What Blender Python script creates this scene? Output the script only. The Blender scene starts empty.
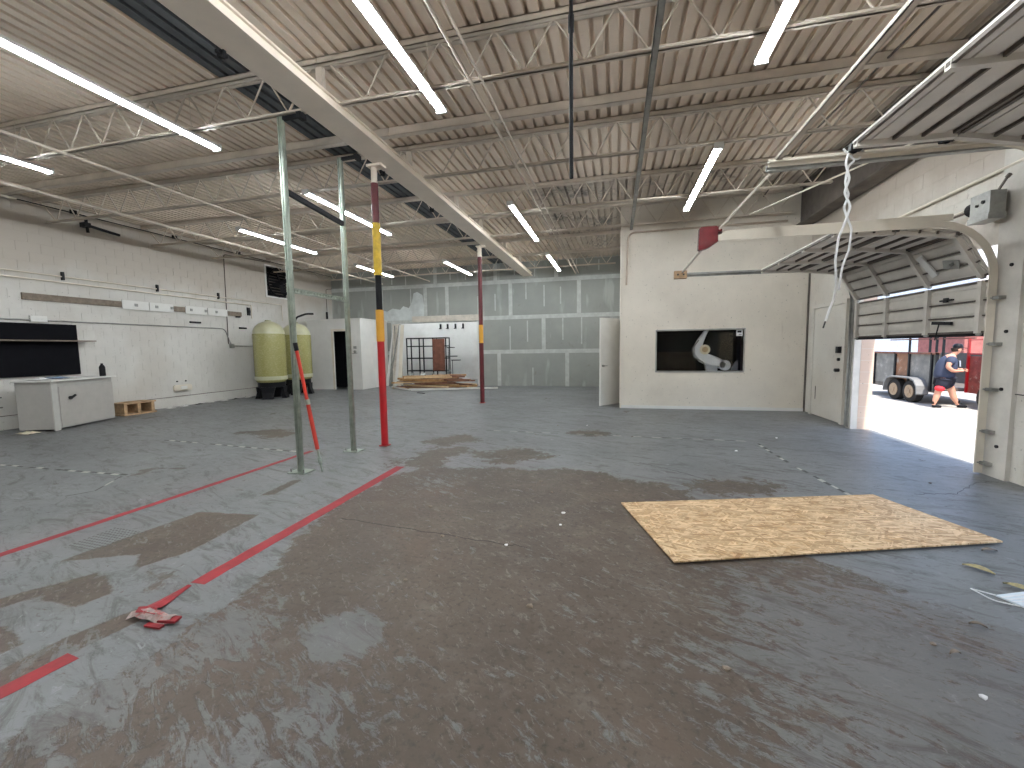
import bpy, bmesh, math, random
import numpy as np
from mathutils import Vector, Matrix
random.seed(7)
S = bpy.context.scene
C = S.collection
PI = math.pi
# ------------------------------------------------------------------ camera
cam = bpy.data.cameras.new('camera'); co = bpy.data.objects.new('camera', cam); C.objects.link(co)
cam.sensor_width = 36; cam.lens = 421.7 * 36 / 1024; cam.clip_start = .05; cam.clip_end = 400
# rows: camera right, camera up, camera backwards expressed in world axes
R = Matrix(((0.97120111, 0.23781372, -0.0145957), (-0.00607333, 0.08594897, 0.99628103), (0.23818378, -0.9675006, 0.08491806)))
rt = Vector((0.97120111, 0.23781372, -0.0145957)); up = Vector((-0.00607333, 0.08594897, 0.99628103)).normalized()
fw = Vector((-0.23818378, 0.9675006, -0.08491806)).normalized()
rt = fw.cross(up).normalized(); up = rt.cross(fw)
M = Matrix((rt, up, -fw)).transposed().to_4x4(); M.translation = Vector((0, 0, 1.5)); co.matrix_world = M
S.camera = co
# ------------------------------------------------------------------ world, sun, exposure
w = bpy.data.worlds.new('sky'); S.world = w; w.use_nodes = True
nt = w.node_tree; bg = nt.nodes['Background']; sky = nt.nodes.new('ShaderNodeTexSky')
sky.sky_type = 'NISHITA'; sky.sun_disc = False; sky.sun_elevation = math.radians(58); sky.sun_rotation = math.radians(170)
nt.links.new(sky.outputs[0], bg.inputs[0]); bg.inputs[1].default_value = .42
sun = bpy.data.lights.new('sun', 'SUN'); sun.energy = 6.5; sun.angle = math.radians(.6); sun.color = (1, .95, .87)
so = bpy.data.objects.new('sun', sun); C.objects.link(so)
so.rotation_euler = Vector((-.06, .55, -1)).to_track_quat('-Z', 'Y').to_euler()
TUBE = 100.0
S.view_settings.view_transform = 'Standard'; S.view_settings.look = 'None'; S.view_settings.exposure = .46; S.view_settings.gamma = 1
S.view_settings.use_curve_mapping = False

# ------------------------------------------------------------------ materials
MATS = {}
class NT:
    def __init__(s, name):
        s.m = bpy.data.materials.new(name); s.m.use_nodes = True; s.t = s.m.node_tree
        s.b = s.t.nodes['Principled BSDF']; s.c = None
    def n(s, k, **kw):
        o = s.t.nodes.new(k)
        for a, b in kw.items():
            if a.startswith('i_'): o.inputs[int(a[2:]) if a[2:].isdigit() else a[2:]].default_value = b
            else: setattr(o, a, b)
        return o
    def l(s, a, b): s.t.links.new(a, b)
    def coord(s, scale=(1, 1, 1), rot=(0, 0, 0)):
        g = s.n('ShaderNodeNewGeometry'); m0 = s.n('ShaderNodeMapping'); m0.inputs['Rotation'].default_value = rot; mp = s.n('ShaderNodeMapping'); mp.inputs['Scale'].default_value = scale
        s.l(g.outputs['Position'], m0.inputs[0]); s.l(m0.outputs[0], mp.inputs[0]); return mp.outputs[0]
    def noise(s, scale, detail=4, rough=.6, co=None, dist=0):
        o = s.n('ShaderNodeTexNoise'); o.inputs['Scale'].default_value = scale; o.inputs['Detail'].default_value = detail
        o.inputs['Roughness'].default_value = rough; o.inputs['Distortion'].default_value = dist
        s.l(co if co else s.coord(), o.inputs['Vector']); return o.outputs['Fac']
    def ramp(s, f, stops):
        r = s.n('ShaderNodeValToRGB'); e = r.color_ramp.elements
        while len(e) < len(stops): e.new(.5)
        for k, (p, c) in enumerate(stops):
            e[k].position = p; e[k].color = (c, c, c, 1) if not hasattr(c, '__len__') else (*c, 1)
        s.l(f, r.inputs[0]); return r.outputs[0]
    def mix(s, f, a, b, mode='MIX'):
        o = s.n('ShaderNodeMix', data_type='RGBA', blend_type=mode)
        for i, v in ((0, f), (6, a), (7, b)):
            if hasattr(v, 'is_linked'): s.l(v, o.inputs[i])
            elif i == 0: o.inputs[0].default_value = v
            else: o.inputs[i].default_value = (*v, 1)
        return o.outputs[2]
    def math(s, op, a, b=0.):
        o = s.n('ShaderNodeMath', operation=op)
        for i, v in ((0, a), (1, b)):
            if hasattr(v, 'is_linked'): s.l(v, o.inputs[i])
            else: o.inputs[i].default_value = v
        return o.outputs[0]
    def bump(s, h, st=.3, d=.01):
        o = s.n('ShaderNodeBump'); o.inputs['Strength'].default_value = st; o.inputs['Distance'].default_value = d
        s.l(h, o.inputs['Height']); s.l(o.outputs[0], s.b.inputs['Normal'])
    def done(s, col, rough=.6, metal=0.):
        for k, v in (('Base Color', col), ('Roughness', rough), ('Metallic', metal)):
            if hasattr(v, 'is_linked'): s.l(v, s.b.inputs[k])
            else: s.b.inputs[k].default_value = (*v, 1) if k == 'Base Color' else v
        return s.m
def paint(name, col, rough=.6, metal=0., var=.12, scale=6, dirt=None, bump=0., dirt_at=.62, dirt_scale=3.):
    if name in MATS: return MATS[name]
    q = NT(name); f = q.noise(scale, 5)
    lo = tuple(c * (1 - var) for c in col); hi = tuple(min(1, c * (1 + var)) for c in col)
    c = q.mix(q.ramp(f, [(.3, 0.), (.7, 1.)]), lo, hi)
    if dirt:
        d = q.noise(dirt_scale, 8, .7); c = q.mix(q.ramp(d, [(dirt_at, 0.), (dirt_at + .09, .8)]), c, dirt)
    if bump: q.bump(q.noise(scale * 12, 4), bump, .004)
    MATS[name] = q.done(c, rough, metal)
    if max(col) < .07 and metal == 0: q.b.inputs['Specular IOR Level'].default_value = .12
    return MATS[name]
def emis(name, col, st):
    q = NT(name); q.b.inputs['Base Color'].default_value = (*col, 1); q.b.inputs['Emission Color'].default_value = (*col, 1); q.b.inputs['Emission Strength'].default_value = st
    return q.m

M_deck = paint('painted deck', (.80, .68, .56), .65, var=.08, scale=1.2, dirt=(.42, .32, .24), dirt_at=.66, dirt_scale=1.6)
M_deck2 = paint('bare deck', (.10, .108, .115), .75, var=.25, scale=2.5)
M_deckr = paint('dusty deck', (.56, .48, .40), .65, var=.2, scale=1.5, dirt=(.16, .15, .14), dirt_at=.55, dirt_scale=1.1)
M_steel = paint('painted steel', (.66, .58, .49), .6, var=.15, scale=2.5, dirt=(.28, .2, .15), dirt_at=.66, dirt_scale=3)
M_beam = paint('beam paint', (.90, .80, .68), .6, var=.06, scale=2)
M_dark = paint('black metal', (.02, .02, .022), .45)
M_darkbeam = paint('rusty dark steel and rib shade', (.12, .10, .085), .7, var=.4, scale=3)
M_galv = paint('galvanized steel', (.36, .40, .35), .32, .75, var=.2, scale=9)
M_galvd = paint('dull galvanized', (.34, .34, .32), .45, .6, var=.25, scale=7)
M_white = paint('white paint', (.72, .71, .68), .55, var=.05, scale=3, dirt=(.42, .38, .33), dirt_at=.68)
M_cream = paint('cream paint', (.70, .64, .54), .55, var=.08, scale=3)
M_door = paint('door section paint', (.64, .60, .54), .5, var=.12, scale=3, dirt=(.3, .27, .23), dirt_at=.66)
M_wood = paint('raw wood', (.42, .27, .15), .7, var=.35, scale=8)
M_woodw = paint('white washed timber', (.62, .57, .50), .65, var=.15, scale=5, dirt=(.3, .25, .2), dirt_at=.62)
M_red = paint('red paint', (.42, .008, .012), .35, var=.15, scale=5)
M_maroon = paint('maroon paint', (.10, .006, .010), .4, var=.2, scale=5)
M_yel = paint('yellow wrap', (.62, .40, .02), .45, var=.2, scale=14, bump=.3)
M_yel2 = paint('amber paint', (.72, .36, .04), .45, var=.08, scale=6)
M_blk = paint('black paint', (.012, .012, .014), .4)
M_orange = paint('orange red enamel', (.55, .04, .022), .35)
M_brownp = paint('brown plank', (.19, .15, .115), .75, var=.35, scale=9)
M_tube = emis('lit tube', (.90, .96, 1), TUBE)
M_rust = paint('rusty steel', (.17, .06, .035), .7, var=.4, scale=4)
M_tire = paint('tyre rubber', (.035, .033, .032), .85)
M_skin = paint('skin', (.55, .27, .18), .6)
M_navy = paint('navy cotton', (.035, .045, .08), .85)
M_shorts = paint('dark shorts', (.03, .032, .045), .85)
M_redc = paint('red cotton', (.7, .03, .04), .8)
M_leaf = paint('dry leaf', (.42, .34, .16), .8, var=.3, scale=40)
M_paper = paint('white paper', (.8, .8, .8), .7)
M_bluep = paint('blue plastic film', (.12, .17, .25), .4)

def wallmat(name, base, streak=(.45, .40, .34), mud=None, top=None):
    q = NT(name); f = q.noise(.9, 6, .65); c = q.mix(q.ramp(f, [(.35, 0.), (.7, 1.)]), tuple(v * .88 for v in base), base)
    g = q.noise(5, 8, .75, q.coord((1, 1, .35))); c = q.mix(q.ramp(g, [(.60, 0.), (.74, .6)]), c, streak); c = q.mix(q.ramp(q.noise(.55, 5, .6), [(.5, 0.), (.66, .35)]), c, streak)
    h = q.noise(22, 3, .6); c = q.mix(q.ramp(h, [(.665, 0.), (.70, .6)]), c, (.2, .18, .16))
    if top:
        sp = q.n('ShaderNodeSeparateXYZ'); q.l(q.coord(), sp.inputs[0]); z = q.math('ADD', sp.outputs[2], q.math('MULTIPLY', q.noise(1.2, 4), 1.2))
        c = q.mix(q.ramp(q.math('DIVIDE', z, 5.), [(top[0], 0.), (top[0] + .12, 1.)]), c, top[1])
    q.bump(q.noise(60, 5), .35, .004)
    return q.done(c, .6)
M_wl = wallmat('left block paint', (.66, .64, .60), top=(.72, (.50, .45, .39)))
M_wc = wallmat('centre block paint', (.80, .735, .64), streak=(.55, .48, .40))
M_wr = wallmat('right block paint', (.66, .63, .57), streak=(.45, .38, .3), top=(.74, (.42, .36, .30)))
M_wx = wallmat('outer pier block', (.60, .46, .37), streak=(.5, .32, .24))
M_rearw = wallmat('rear room paint', (.84, .83, .80))
def drywall():
    q = NT('unpainted drywall'); f = q.noise(.7, 5); c = q.mix(q.ramp(f, [(.35, 0.), (.65, 1.)]), (.27, .285, .265), (.335, .345, .32))
    v = q.noise(2.2, 3, .5, q.coord((1, 1, .22))); c = q.mix(q.ramp(v, [(.60, 0.), (.68, .5)]), c, (.5, .52, .5))
    d = q.noise(1.7, 7, .7); c = q.mix(q.ramp(d, [(.63, 0.), (.70, .55)]), c, (.22, .2, .17))
    return q.done(c, .8)
M_dry = drywall()
M_dryw = paint('thinned white primer', (.55, .585, .575), .75, var=.2, scale=2.5)
M_mud = paint('joint compound', (.50, .52, .50), .75, var=.16, scale=5)

def floormat():
    q = NT('worn painted concrete'); co_ = q.coord()
    a = q.n('ShaderNodeAttribute', attribute_name='worn').outputs['Fac']; b = q.n('ShaderNodeAttribute', attribute_name='peel').outputs['Fac']
    k = q.n('ShaderNodeAttribute', attribute_name='fleck').outputs['Fac']
    n1 = q.noise(1.6, 8, .68, co_, .4); n2 = q.noise(10., 8, .75, co_, .6); n3 = q.noise(30., 4, .6)
    st = q.noise(8., 8, .75, q.coord((.45, 1.5, 1), (0, 0, .5)), 1.2)
    worn = q.math('ADD', a, q.math('ADD', q.math('MULTIPLY', q.math('SUBTRACT', n1, .5), 1.1), q.math('MULTIPLY', q.math('SUBTRACT', n2, .5), .9)))
    peel = q.math('ADD', b, q.math('MULTIPLY', q.math('SUBTRACT', n2, .5), .10))
    pm = q.math('MINIMUM', q.math('MULTIPLY', worn, 14.), q.math('MULTIPLY', peel, 60.))
    pm = q.math('MINIMUM', q.math('MAXIMUM', pm, 0.), 1.)
    # islands of paint that survive in the worn field
    isl = q.ramp(q.math('ADD', q.math('ADD', q.math('MULTIPLY', st, .62), q.math('MULTIPLY', n2, .38)), q.math('MULTIPLY', k, .22)), [(.565, 0.), (.61, .7)])
    pm = q.math('MAXIMUM', pm, isl)
    # chips lost from the painted field
    chip = q.ramp(q.noise(9., 8, .75, q.coord((.8, 1.6, 1)), 1.), [(.635, 0.), (.665, 1.)])
    big = q.ramp(q.noise(.8, 6, .7, None, .5), [(.645, 0.), (.67, .8)])
    pm = q.math('MULTIPLY', pm, q.math('SUBTRACT', 1., q.math('MAXIMUM', chip, big)))
    con = q.mix(q.ramp(q.noise(1.1, 8, .7), [(.3, 0.), (.7, 1.)]), (.056, .040, .029), (.120, .092, .071))
    con = q.mix(q.ramp(q.noise(4., 6, .7), [(.55, 0.), (.75, .6)]), con, (.175, .148, .125))
    con = q.mix(q.ramp(n3, [(.30, .75), (.47, 0.)]), con, (.032, .025, .02)); con = q.mix(q.ramp(q.noise(18., 8, .8, q.coord((.6, 1.3, 1), (0, 0, .7)), .8), [(.56, 0.), (.63, .75)]), con, (.19, .172, .15))
    con = q.mix(q.ramp(q.noise(.9, 4), [(.56, 0.), (.7, .5)]), con, (.13, .08, .055))
    pt = q.mix(q.ramp(q.noise(.7, 6, .65), [(.3, 0.), (.7, 1.)]), (.130, .134, .135), (.205, .212, .217))
    scuff = q.ramp(q.noise(3.2, 9, .78, q.coord((.5, 1.7, 1), (0, 0, .35)), 1.6), [(.50, 0.), (.62, .85)])
    pt = q.mix(scuff, pt, (.068, .064, .060)); pt = q.mix(q.ramp(q.noise(14., 6, .8, q.coord((.6, 1.5, 1), (0, 0, -.3)), 1.2), [(.56, 0.), (.64, .7)]), pt, (.075, .07, .065)); pt = q.mix(q.ramp(q.noise(11., 6, .8, q.coord((.7, 1.3, 1), (0, 0, .9)), 1.), [(.60, 0.), (.66, .6)]), pt, (.29, .30, .31))
    pt = q.mix(q.ramp(n3, [(.66, 0.), (.74, .4)]), pt, (.33, .34, .34))
    c = q.mix(pm, con, pt)
    q.bump(q.math('ADD', pm, q.math('MULTIPLY', n3, .35)), .55, .004)
    ro = q.math('ADD', .30, q.math('ADD', q.math('MULTIPLY', n2, .28), q.math('MULTIPLY', q.math('SUBTRACT', 1., pm), .1)))
    q.b.inputs['Specular IOR Level'].default_value = .32
    return q.done(c, ro)
M_floor = floormat()
def osbmat():
    q = NT('oriented strand board'); cols = None; h = None
    base = (.60, .36, .17)
    c = q.mix(q.noise(6, 3), (.52, .30, .13), (.66, .42, .21))
    for i, (ang, sc) in enumerate(((.1, 15), (.75, 17), (-.5, 14), (1.35, 18), (-1.05, 16), (.4, 19), (-.2, 13))):
        v = q.n('ShaderNodeTexVoronoi', feature='F1'); v.inputs['Scale'].default_value = 1.; v.inputs['Randomness'].default_value = 1
        q.l(q.coord((sc * .55, sc * 3.4, 1), (0, 0, ang)), v.inputs['Vector'])
        sp = q.n('ShaderNodeSeparateColor'); q.l(v.outputs['Color'], sp.inputs[0])
        on = q.ramp(sp.outputs[0], [(.66, 0.), (.69, .8)])
        tint = q.mix(q.ramp(sp.outputs[1], [(.0, 0.), (1., 1.)]), (.33, .165, .06), (.88, .66, .40))
        c = q.mix(on, c, tint)
    q.bump(q.noise(60, 4), .3, .003)
    return q.done(c, .55)
M_osb = osbmat()
def frpmat():
    q = NT('fibreglass tank'); f = q.noise(2, 4, .5, q.coord((1, 1, .3))); c = q.mix(f, (.24, .225, .07), (.36, .34, .14))
    g = q.noise(60, 2, .5, q.coord((.3, .3, 1))); c = q.mix(q.ramp(g, [(.5, 0.), (.7, .25)]), c, (.66, .64, .4))
    m = q.done(c, .22); q.b.inputs['Coat Weight'].default_value = .4; return m
M_frp = frpmat()
M_frpw = paint('tank dome resin', (.44, .43, .28), .3, var=.1, scale=5)
M_ext = paint('sunlit concrete', (.40, .37, .33), .9, var=.2, scale=1.5, dirt=(.27, .24, .2), dirt_at=.57, dirt_scale=2, bump=.2)
M_roofm = paint('roof slab', (.3, .3, .3), .9)
M_tape = paint('red floor tape', (.27, .010, .016), .65, var=.25, scale=9, dirt=(.20, .045, .04), dirt_at=.58, dirt_scale=12)
M_glass = NT('window glass'); M_glass.b.inputs['Transmission Weight'].default_value = 1; M_glass.b.inputs['Roughness'].default_value = .02; M_glass.b.inputs['IOR'].default_value = 1.14
M_glass = M_glass.done((.9, .92, .92), .02)

# ------------------------------------------------------------------ mesh helpers
def mesh_obj(name, bm, mat, parent=None, smooth=False, loc=None):
    me = bpy.data.meshes.new(name); bmesh.ops.recalc_face_normals(bm, faces=bm.faces); bm.to_mesh(me); bm.free()
    mats = mat if isinstance(mat, (list, tuple)) else [mat]
    for m_ in mats: me.materials.append(m_)
    if smooth:
        me.polygons.foreach_set('use_smooth', [True] * len(me.polygons)); me.set_sharp_from_angle(angle=math.radians(40))
    o = bpy.data.objects.new(name, me); C.objects.link(o)
    if parent: o.parent = parent
    if loc: o.location = loc
    return o
def inst(o, name=None, parent=None, loc=None, rot=None):
    c = o.copy(); C.objects.link(c); c.parent = parent
    if loc is not None: c.location = loc
    if rot is not None: c.rotation_euler = rot
    return c
def thing(name, label, cat, group=None, loc=(0, 0, 0), rotz=0):
    o = bpy.data.objects.new(name, None); C.objects.link(o); o.location = loc; o.rotation_euler = (0, 0, rotz); o.empty_display_size = .1
    o['label'] = label; o['category'] = cat
    if group: o['group'] = group
    return o
def tag(o, label, cat, group=None, kind=None):
    o['label'] = label; o['category'] = cat
    if group: o['group'] = group
    if kind: o['kind'] = kind
    return o
def struct(o): o['kind'] = 'structure'; return o
def lab(o, l): o['label'] = l; return o
def box(bm, a, b, mi=0):
    vs = [bm.verts.new((x, y, z)) for x in (a[0], b[0]) for y in (a[1], b[1]) for z in (a[2], b[2])]
    for f in ((0, 1, 3, 2), (4, 6, 7, 5), (0, 4, 5, 1), (2, 3, 7, 6), (0, 2, 6, 4), (1, 5, 7, 3)):
        fc = bm.faces.new([vs[i] for i in f]); fc.material_index = mi
    return vs
def bb(a, b, bev=0.):
    bm = bmesh.new(); box(bm, a, b)
    if bev: bmesh.ops.bevel(bm, geom=list(bm.edges), offset=bev, segments=1, affect='EDGES')
    return bm
def bar(bm, p, q, w_, h_, mi=0, upv=(0, 0, 1)):
    p, q = Vector(p), Vector(q); d = (q - p).normalized(); u = Vector(upv)
    if abs(d.dot(u)) > .98: u = Vector((0, 1, 0))
    s = d.cross(u).normalized(); u = s.cross(d).normalized()
    vs = []
    for e in (p, q):
        for a, b in ((-1, -1), (1, -1), (1, 1), (-1, 1)): vs.append(bm.verts.new(e + s * a * w_ / 2 + u * b * h_ / 2))
    for f in ((3, 2, 1, 0), (4, 5, 6, 7), (0, 1, 5, 4), (1, 2, 6, 5), (2, 3, 7, 6), (3, 0, 4, 7)):
        fc = bm.faces.new([vs[i] for i in f]); fc.material_index = mi
def tube(bm, pts, r, n=8, cap=True, mi=0):
    pts = [Vector(p) for p in pts]; rings = []; u = None
    for i, p in enumerate(pts):
        d = (pts[min(i + 1, len(pts) - 1)] - pts[max(i - 1, 0)]).normalized()
        if u is None:
            u = Vector((0, 0, 1)) if abs(d.z) < .9 else Vector((1, 0, 0))
        u = (u - d * u.dot(d)).normalized(); s = d.cross(u)
        rr = r[i] if hasattr(r, '__len__') else r
        rings.append([bm.verts.new(p + (u * math.cos(2 * PI * k / n) + s * math.sin(2 * PI * k / n)) * rr) for k in range(n)])
    for a, b in zip(rings, rings[1:]):
        for k in range(n):
            f = bm.faces.new((a[k], a[(k + 1) % n], b[(k + 1) % n], b[k])); f.material_index = mi
    if cap: bm.faces.new(rings[0][::-1]); bm.faces.new(rings[-1])
def lathe(bm, prof, n=24, c=(0, 0, 0)):
    rings = []
    for r, z in prof:
        rings.append([bm.verts.new((c[0] + r * math.cos(2 * PI * k / n), c[1] + r * math.sin(2 * PI * k / n), c[2] + z)) for k in range(n)])
    for a, b in zip(rings, rings[1:]):
        for k in range(n): bm.faces.new((a[k], a[(k + 1) % n], b[(k + 1) % n], b[k]))
    bm.faces.new(rings[0][::-1]); bm.faces.new(rings[-1])
def prism(bm, poly, z0, z1, mi=0):
    a = [bm.verts.new((x, y, z0)) for x, y in poly]; b = [bm.verts.new((x, y, z1)) for x, y in poly]
    n = len(poly)
    fs = [bm.faces.new(a[::-1]), bm.faces.new(b)]
    for k in range(n): fs.append(bm.faces.new((a[k], a[(k + 1) % n], b[(k + 1) % n], b[k])))
    for f in fs: f.material_index = mi
def bend(pts, r=.08, n=5):
    pts = [Vector(p) for p in pts]; out = [pts[0]]
    for a, b, c in zip(pts, pts[1:], pts[2:]):
        d1 = (a - b).normalized(); d2 = (c - b).normalized(); p = b + d1 * r; q = b + d2 * r
        for k in range(n + 1):
            t = k / n; out.append(p * (1 - t) ** 2 + b * 2 * t * (1 - t) + q * t * t)
    out.append(pts[-1]); return out
def O(name, fn, mat, parent=None, smooth=False):
    bm = bmesh.new(); fn(bm); return mesh_obj(name, bm, mat, parent, smooth)

# ------------------------------------------------------------------ floor
XL, XR, Y0, YF, YC, H = -12.0, 4.1, -4.0, 16.2, 10.6, 4.86
def sdf(P, poly):
    poly = np.array(poly, float); n = len(poly); d = np.full(len(P), 1e9); ins = np.zeros(len(P), bool)
    for i in range(n):
        a, b = poly[i], poly[(i + 1) % n]; e = b - a; v = P - a
        t = np.clip((v @ e) / (e @ e), 0, 1); d = np.minimum(d, np.hypot(*(v - t[:, None] * e).T))
        c = ((a[1] > P[:, 1]) != (b[1] > P[:, 1])); 
        with np.errstate(divide='ignore', invalid='ignore'):
            xi = (b[0] - a[0]) * (P[:, 1] - a[1]) / (b[1] - a[1]) + a[0]
        ins ^= c & (P[:, 0] < xi)
    return np.where(ins, -d, d)
st = .05; xs = np.arange(XL - .1, XR + .2 + 1e-6, st); ys = np.arange(Y0, 8.0 + 1e-6, st)
ys = np.concatenate([ys, np.arange(8.2, 20.4, .2)])
gx, gy = np.meshgrid(xs, ys); P = np.stack([gx.ravel(), gy.ravel()], 1)
main = [(-2.3, -4), (-2.25, 1.0), (-2.2, 1.9), (-2.3, 2.4), (-2.55, 3.0), (-2.62, 4.3), (-2.3, 4.8), (-1.4, 5.0), (-.65, 5.1), (-.17, 5.0), (.3, 4.85), (.7, 4.55), (1.0, 3.6), (1.5, 3.1), (2.0, 2.6), (2.8, 2.2), (4.2, 1.7), (4.2, -4)]
worn = np.clip(sdf(P, main), -.8, .8); worn = np.where(worn > 0, worn * 2.2, worn)
for pl in ([(-1.9, 5.6), (-1.5, 6.0), (-1.0, 5.95), (-.9, 5.7), (-1.3, 5.35), (-1.7, 5.4)], [(-2.9, 6.3), (-2.5, 6.8), (-2.2, 6.5), (-2.6, 6.1)], [(-2.9, 4.9), (-2.7, 5.7), (-2.3, 5.9), (-2.2, 5.0)],
           [(-.8, 7.3), (-.6, 7.6), (-.1, 7.5), (-.2, 7.2)], [(-6.8, 6.4), (-6.4, 6.7), (-5.6, 6.4), (-6.0, 6.1)], [(.9, 4.75), (1.4, 5.0), (1.7, 4.9), (1.3, 4.6)]):
    worn = np.minimum(worn, sdf(P, pl) * 1.0 - .02)
peel = np.full(len(P), 1.)
for pl in ([(-3.92, 2.08), (-3.85, 2.62), (-3.80, 3.05), (-3.2, 3.10), (-3.13, 2.42), (-3.26, 2.12), (-3.46, 2.30)],
           [(-3.75, 1.55), (-3.45, 2.02), (-3.38, 1.98), (-3.6, 1.5)], [(-3.46, 1.72), (-3.36, 2.0), (-3.08, 1.86), (-3.12, 1.70)], [(-3.5, 1.1), (-3.33, 1.48), (-3.0, 1.40), (-3.05, 1.1)],
           [(-3.60, 3.55), (-3.64, 4.05), (-3.55, 4.08), (-3.50, 3.6)], [(-2.86, 1.0), (-2.82, 1.5), (-2.72, 1.78), (-2.60, 1.72), (-2.66, 1.4), (-2.72, 1.0)]):
    peel = np.minimum(peel, sdf(P, pl))
fleck = np.zeros(len(P))
for (cx, cy, r, a) in ((-1.4, 1.84, .16, 3.), (-2.3, 1.3, .55, .62), (-2.05, 1.75, .35, .6), (-1.3, 1.2, .5, .5), (-.2, 1.1, .6, .25), (1.3, 2.2, .9, .8), (1.0, 1.5, .6, .6), (2.2, 2.6, 1., .7), (.9, 2.6, .3, .8), (-1.9, 4.3, .5, .3)):
    fleck = np.maximum(fleck, a * np.exp(-((P[:, 0] - cx) ** 2 + (P[:, 1] - cy) ** 2) / r ** 2 * 1.2))
fleck[(np.hypot(P[:, 0] + 1.4, P[:, 1] - 1.84) > .22) & (fleck > 1)] = .3
nx, ny = len(xs), len(ys)
idx = np.arange(nx * ny).reshape(ny, nx); q = np.stack([idx[:-1, :-1], idx[:-1, 1:], idx[1:, 1:], idx[1:, :-1]], -1).reshape(-1, 4)
me = bpy.data.meshes.new('floor'); me.vertices.add(nx * ny); me.vertices.foreach_set('co', np.column_stack([P, np.zeros(len(P))]).ravel())
me.loops.add(q.size); me.loops.foreach_set('vertex_index', q.ravel()); me.polygons.add(len(q)); me.polygons.foreach_set('loop_start', np.arange(0, q.size, 4)); me.polygons.foreach_set('loop_total', np.full(len(q), 4)); me.update()
for nme, arr in (('worn', worn), ('peel', peel), ('fleck', fleck)):
    at = me.attributes.new(nme, 'FLOAT', 'POINT'); at.data.foreach_set('value', arr.astype(np.float32))
me.materials.append(M_floor); fl = bpy.data.objects.new('floor', me); C.objects.link(fl); struct(fl)

# ------------------------------------------------------------------ ceiling deck
ceil = struct(mesh_obj('ceiling', bb((XL - .3, Y0 - .2, 4.90), (XR + .3, YF + 4.4, 5.05)), M_roofm))
RW = .1524
def deck_mesh(L, mat):
    bm = bmesh.new(); prof = []
    for k in range(6):
        x = k * RW; prof += [(x + .0, 4.80), (x + .100, 4.80), (x + .106, 4.85), (x + .146, 4.85)]
    prof.append((6 * RW, 4.80))
    a = [bm.verts.new((x, 0, z)) for x, z in prof]; b = [bm.verts.new((x, L, z)) for x, z in prof]
    for i in range(len(prof) - 1): bm.faces.new((a[i], a[i + 1], b[i + 1], b[i]))
    return mesh_obj('deck_panel', bm, mat, ceil)
segs = [(Y0, 2.35), (2.35, 8.7), (8.7, YF)]
protos = {}
for (a, b) in segs:
    for k in range(19):
        x = -12.89 + k * .9144
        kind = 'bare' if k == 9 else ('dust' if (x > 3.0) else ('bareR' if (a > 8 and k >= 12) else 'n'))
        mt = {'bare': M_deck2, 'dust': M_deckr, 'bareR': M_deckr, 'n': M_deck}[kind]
        key = (a, kind if kind != 'bareR' else 'dust')
        if key not in protos: o = protos[key] = deck_mesh(b - a, mt)
        else: o = inst(protos[key], parent=ceil)
        o.location = (x, a, 0)
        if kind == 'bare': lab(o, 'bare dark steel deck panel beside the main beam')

# ------------------------------------------------------------------ walls
def block_wall(parent, axis, fixed, a0, a1, z0, z1, face, mat, holes=(), limit=300, near=0., nmax=0.):
    """concrete blocks .40 x .20 with recessed joints; face = +1/-1 room side"""
    cache = {}; cnt = 0; rest = bmesh.new(); nrest = 0
    rows = int(math.ceil((z1 - z0) / .2 - 1e-6)); cells = []
    for r in range(rows):
        za, zb = z0 + r * .2, min(z1, z0 + r * .2 + .2); off = .2 if r % 2 else 0.
        u = a0 - off
        while u < a1 - 1e-6:
            ua, ub = max(u, a0), min(u + .4, a1); u += .4
            pieces = [(ua, ub)]
            for (h0, h1, hz0, hz1) in holes:
                if zb > hz0 + .02 and za < hz1 - .02:
                    np_ = []
                    for (p, q_) in pieces:
                        if q_ <= h0 or p >= h1: np_.append((p, q_)); continue
                        if p < h0 - .02: np_.append((p, h0))
                        if q_ > h1 + .02: np_.append((h1, q_))
                    pieces = np_
            for (p, q_) in pieces:
                if q_ - p > .03: cells.append((p, q_, za, zb))
    cells.sort(key=lambda c: (abs((c[0] + c[1]) / 2 - near) + (100 if not (nmax[0] < (c[0] + c[1]) / 2 < nmax[1]) else 0)))
    g = .003
    for (p, q_, za, zb) in cells:
        t = random.choice((0., .0004, .0008))
        if cnt < limit and nmax[0] < (p + q_) / 2 < nmax[1]:
            key = (round(q_ - p, 3), round(zb - za, 3), t)
            if key not in cache:
                bm = bmesh.new(); w_, h_ = q_ - p - g, zb - za - 2 * g
                if axis == 'y': box(bm, (min(0, face * (.003 + t)), -w_ / 2, -h_ / 2), (max(0, face * (.003 + t)), w_ / 2, h_ / 2))
                else: box(bm, (-w_ / 2, min(0, face * (.003 + t)), -h_ / 2), (w_ / 2, max(0, face * (.003 + t)), h_ / 2))
                o = cache[key] = mesh_obj('block', bm, mat, parent)
            else: o = inst(cache[key], parent=parent)
            m_ = (p + q_) / 2; z = (za + zb) / 2
            o.location = (fixed, m_, z) if axis == 'y' else (m_, fixed, z); cnt += 1
        else:
            d = face * (.003 + t)
            if axis == 'y': box(rest, (min(fixed, fixed + d), p + g, za + g), (max(fixed, fixed + d), q_ - g, zb - g))
            else: box(rest, (p + g, min(fixed, fixed + d), za + g), (q_ - g, max(fixed, fixed + d), zb - g))
            nrest += 1
    if nrest:
        o = mesh_obj('block_courses', rest, mat, parent); o['kind'] = 'stuff'
    else: rest.free()
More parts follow.
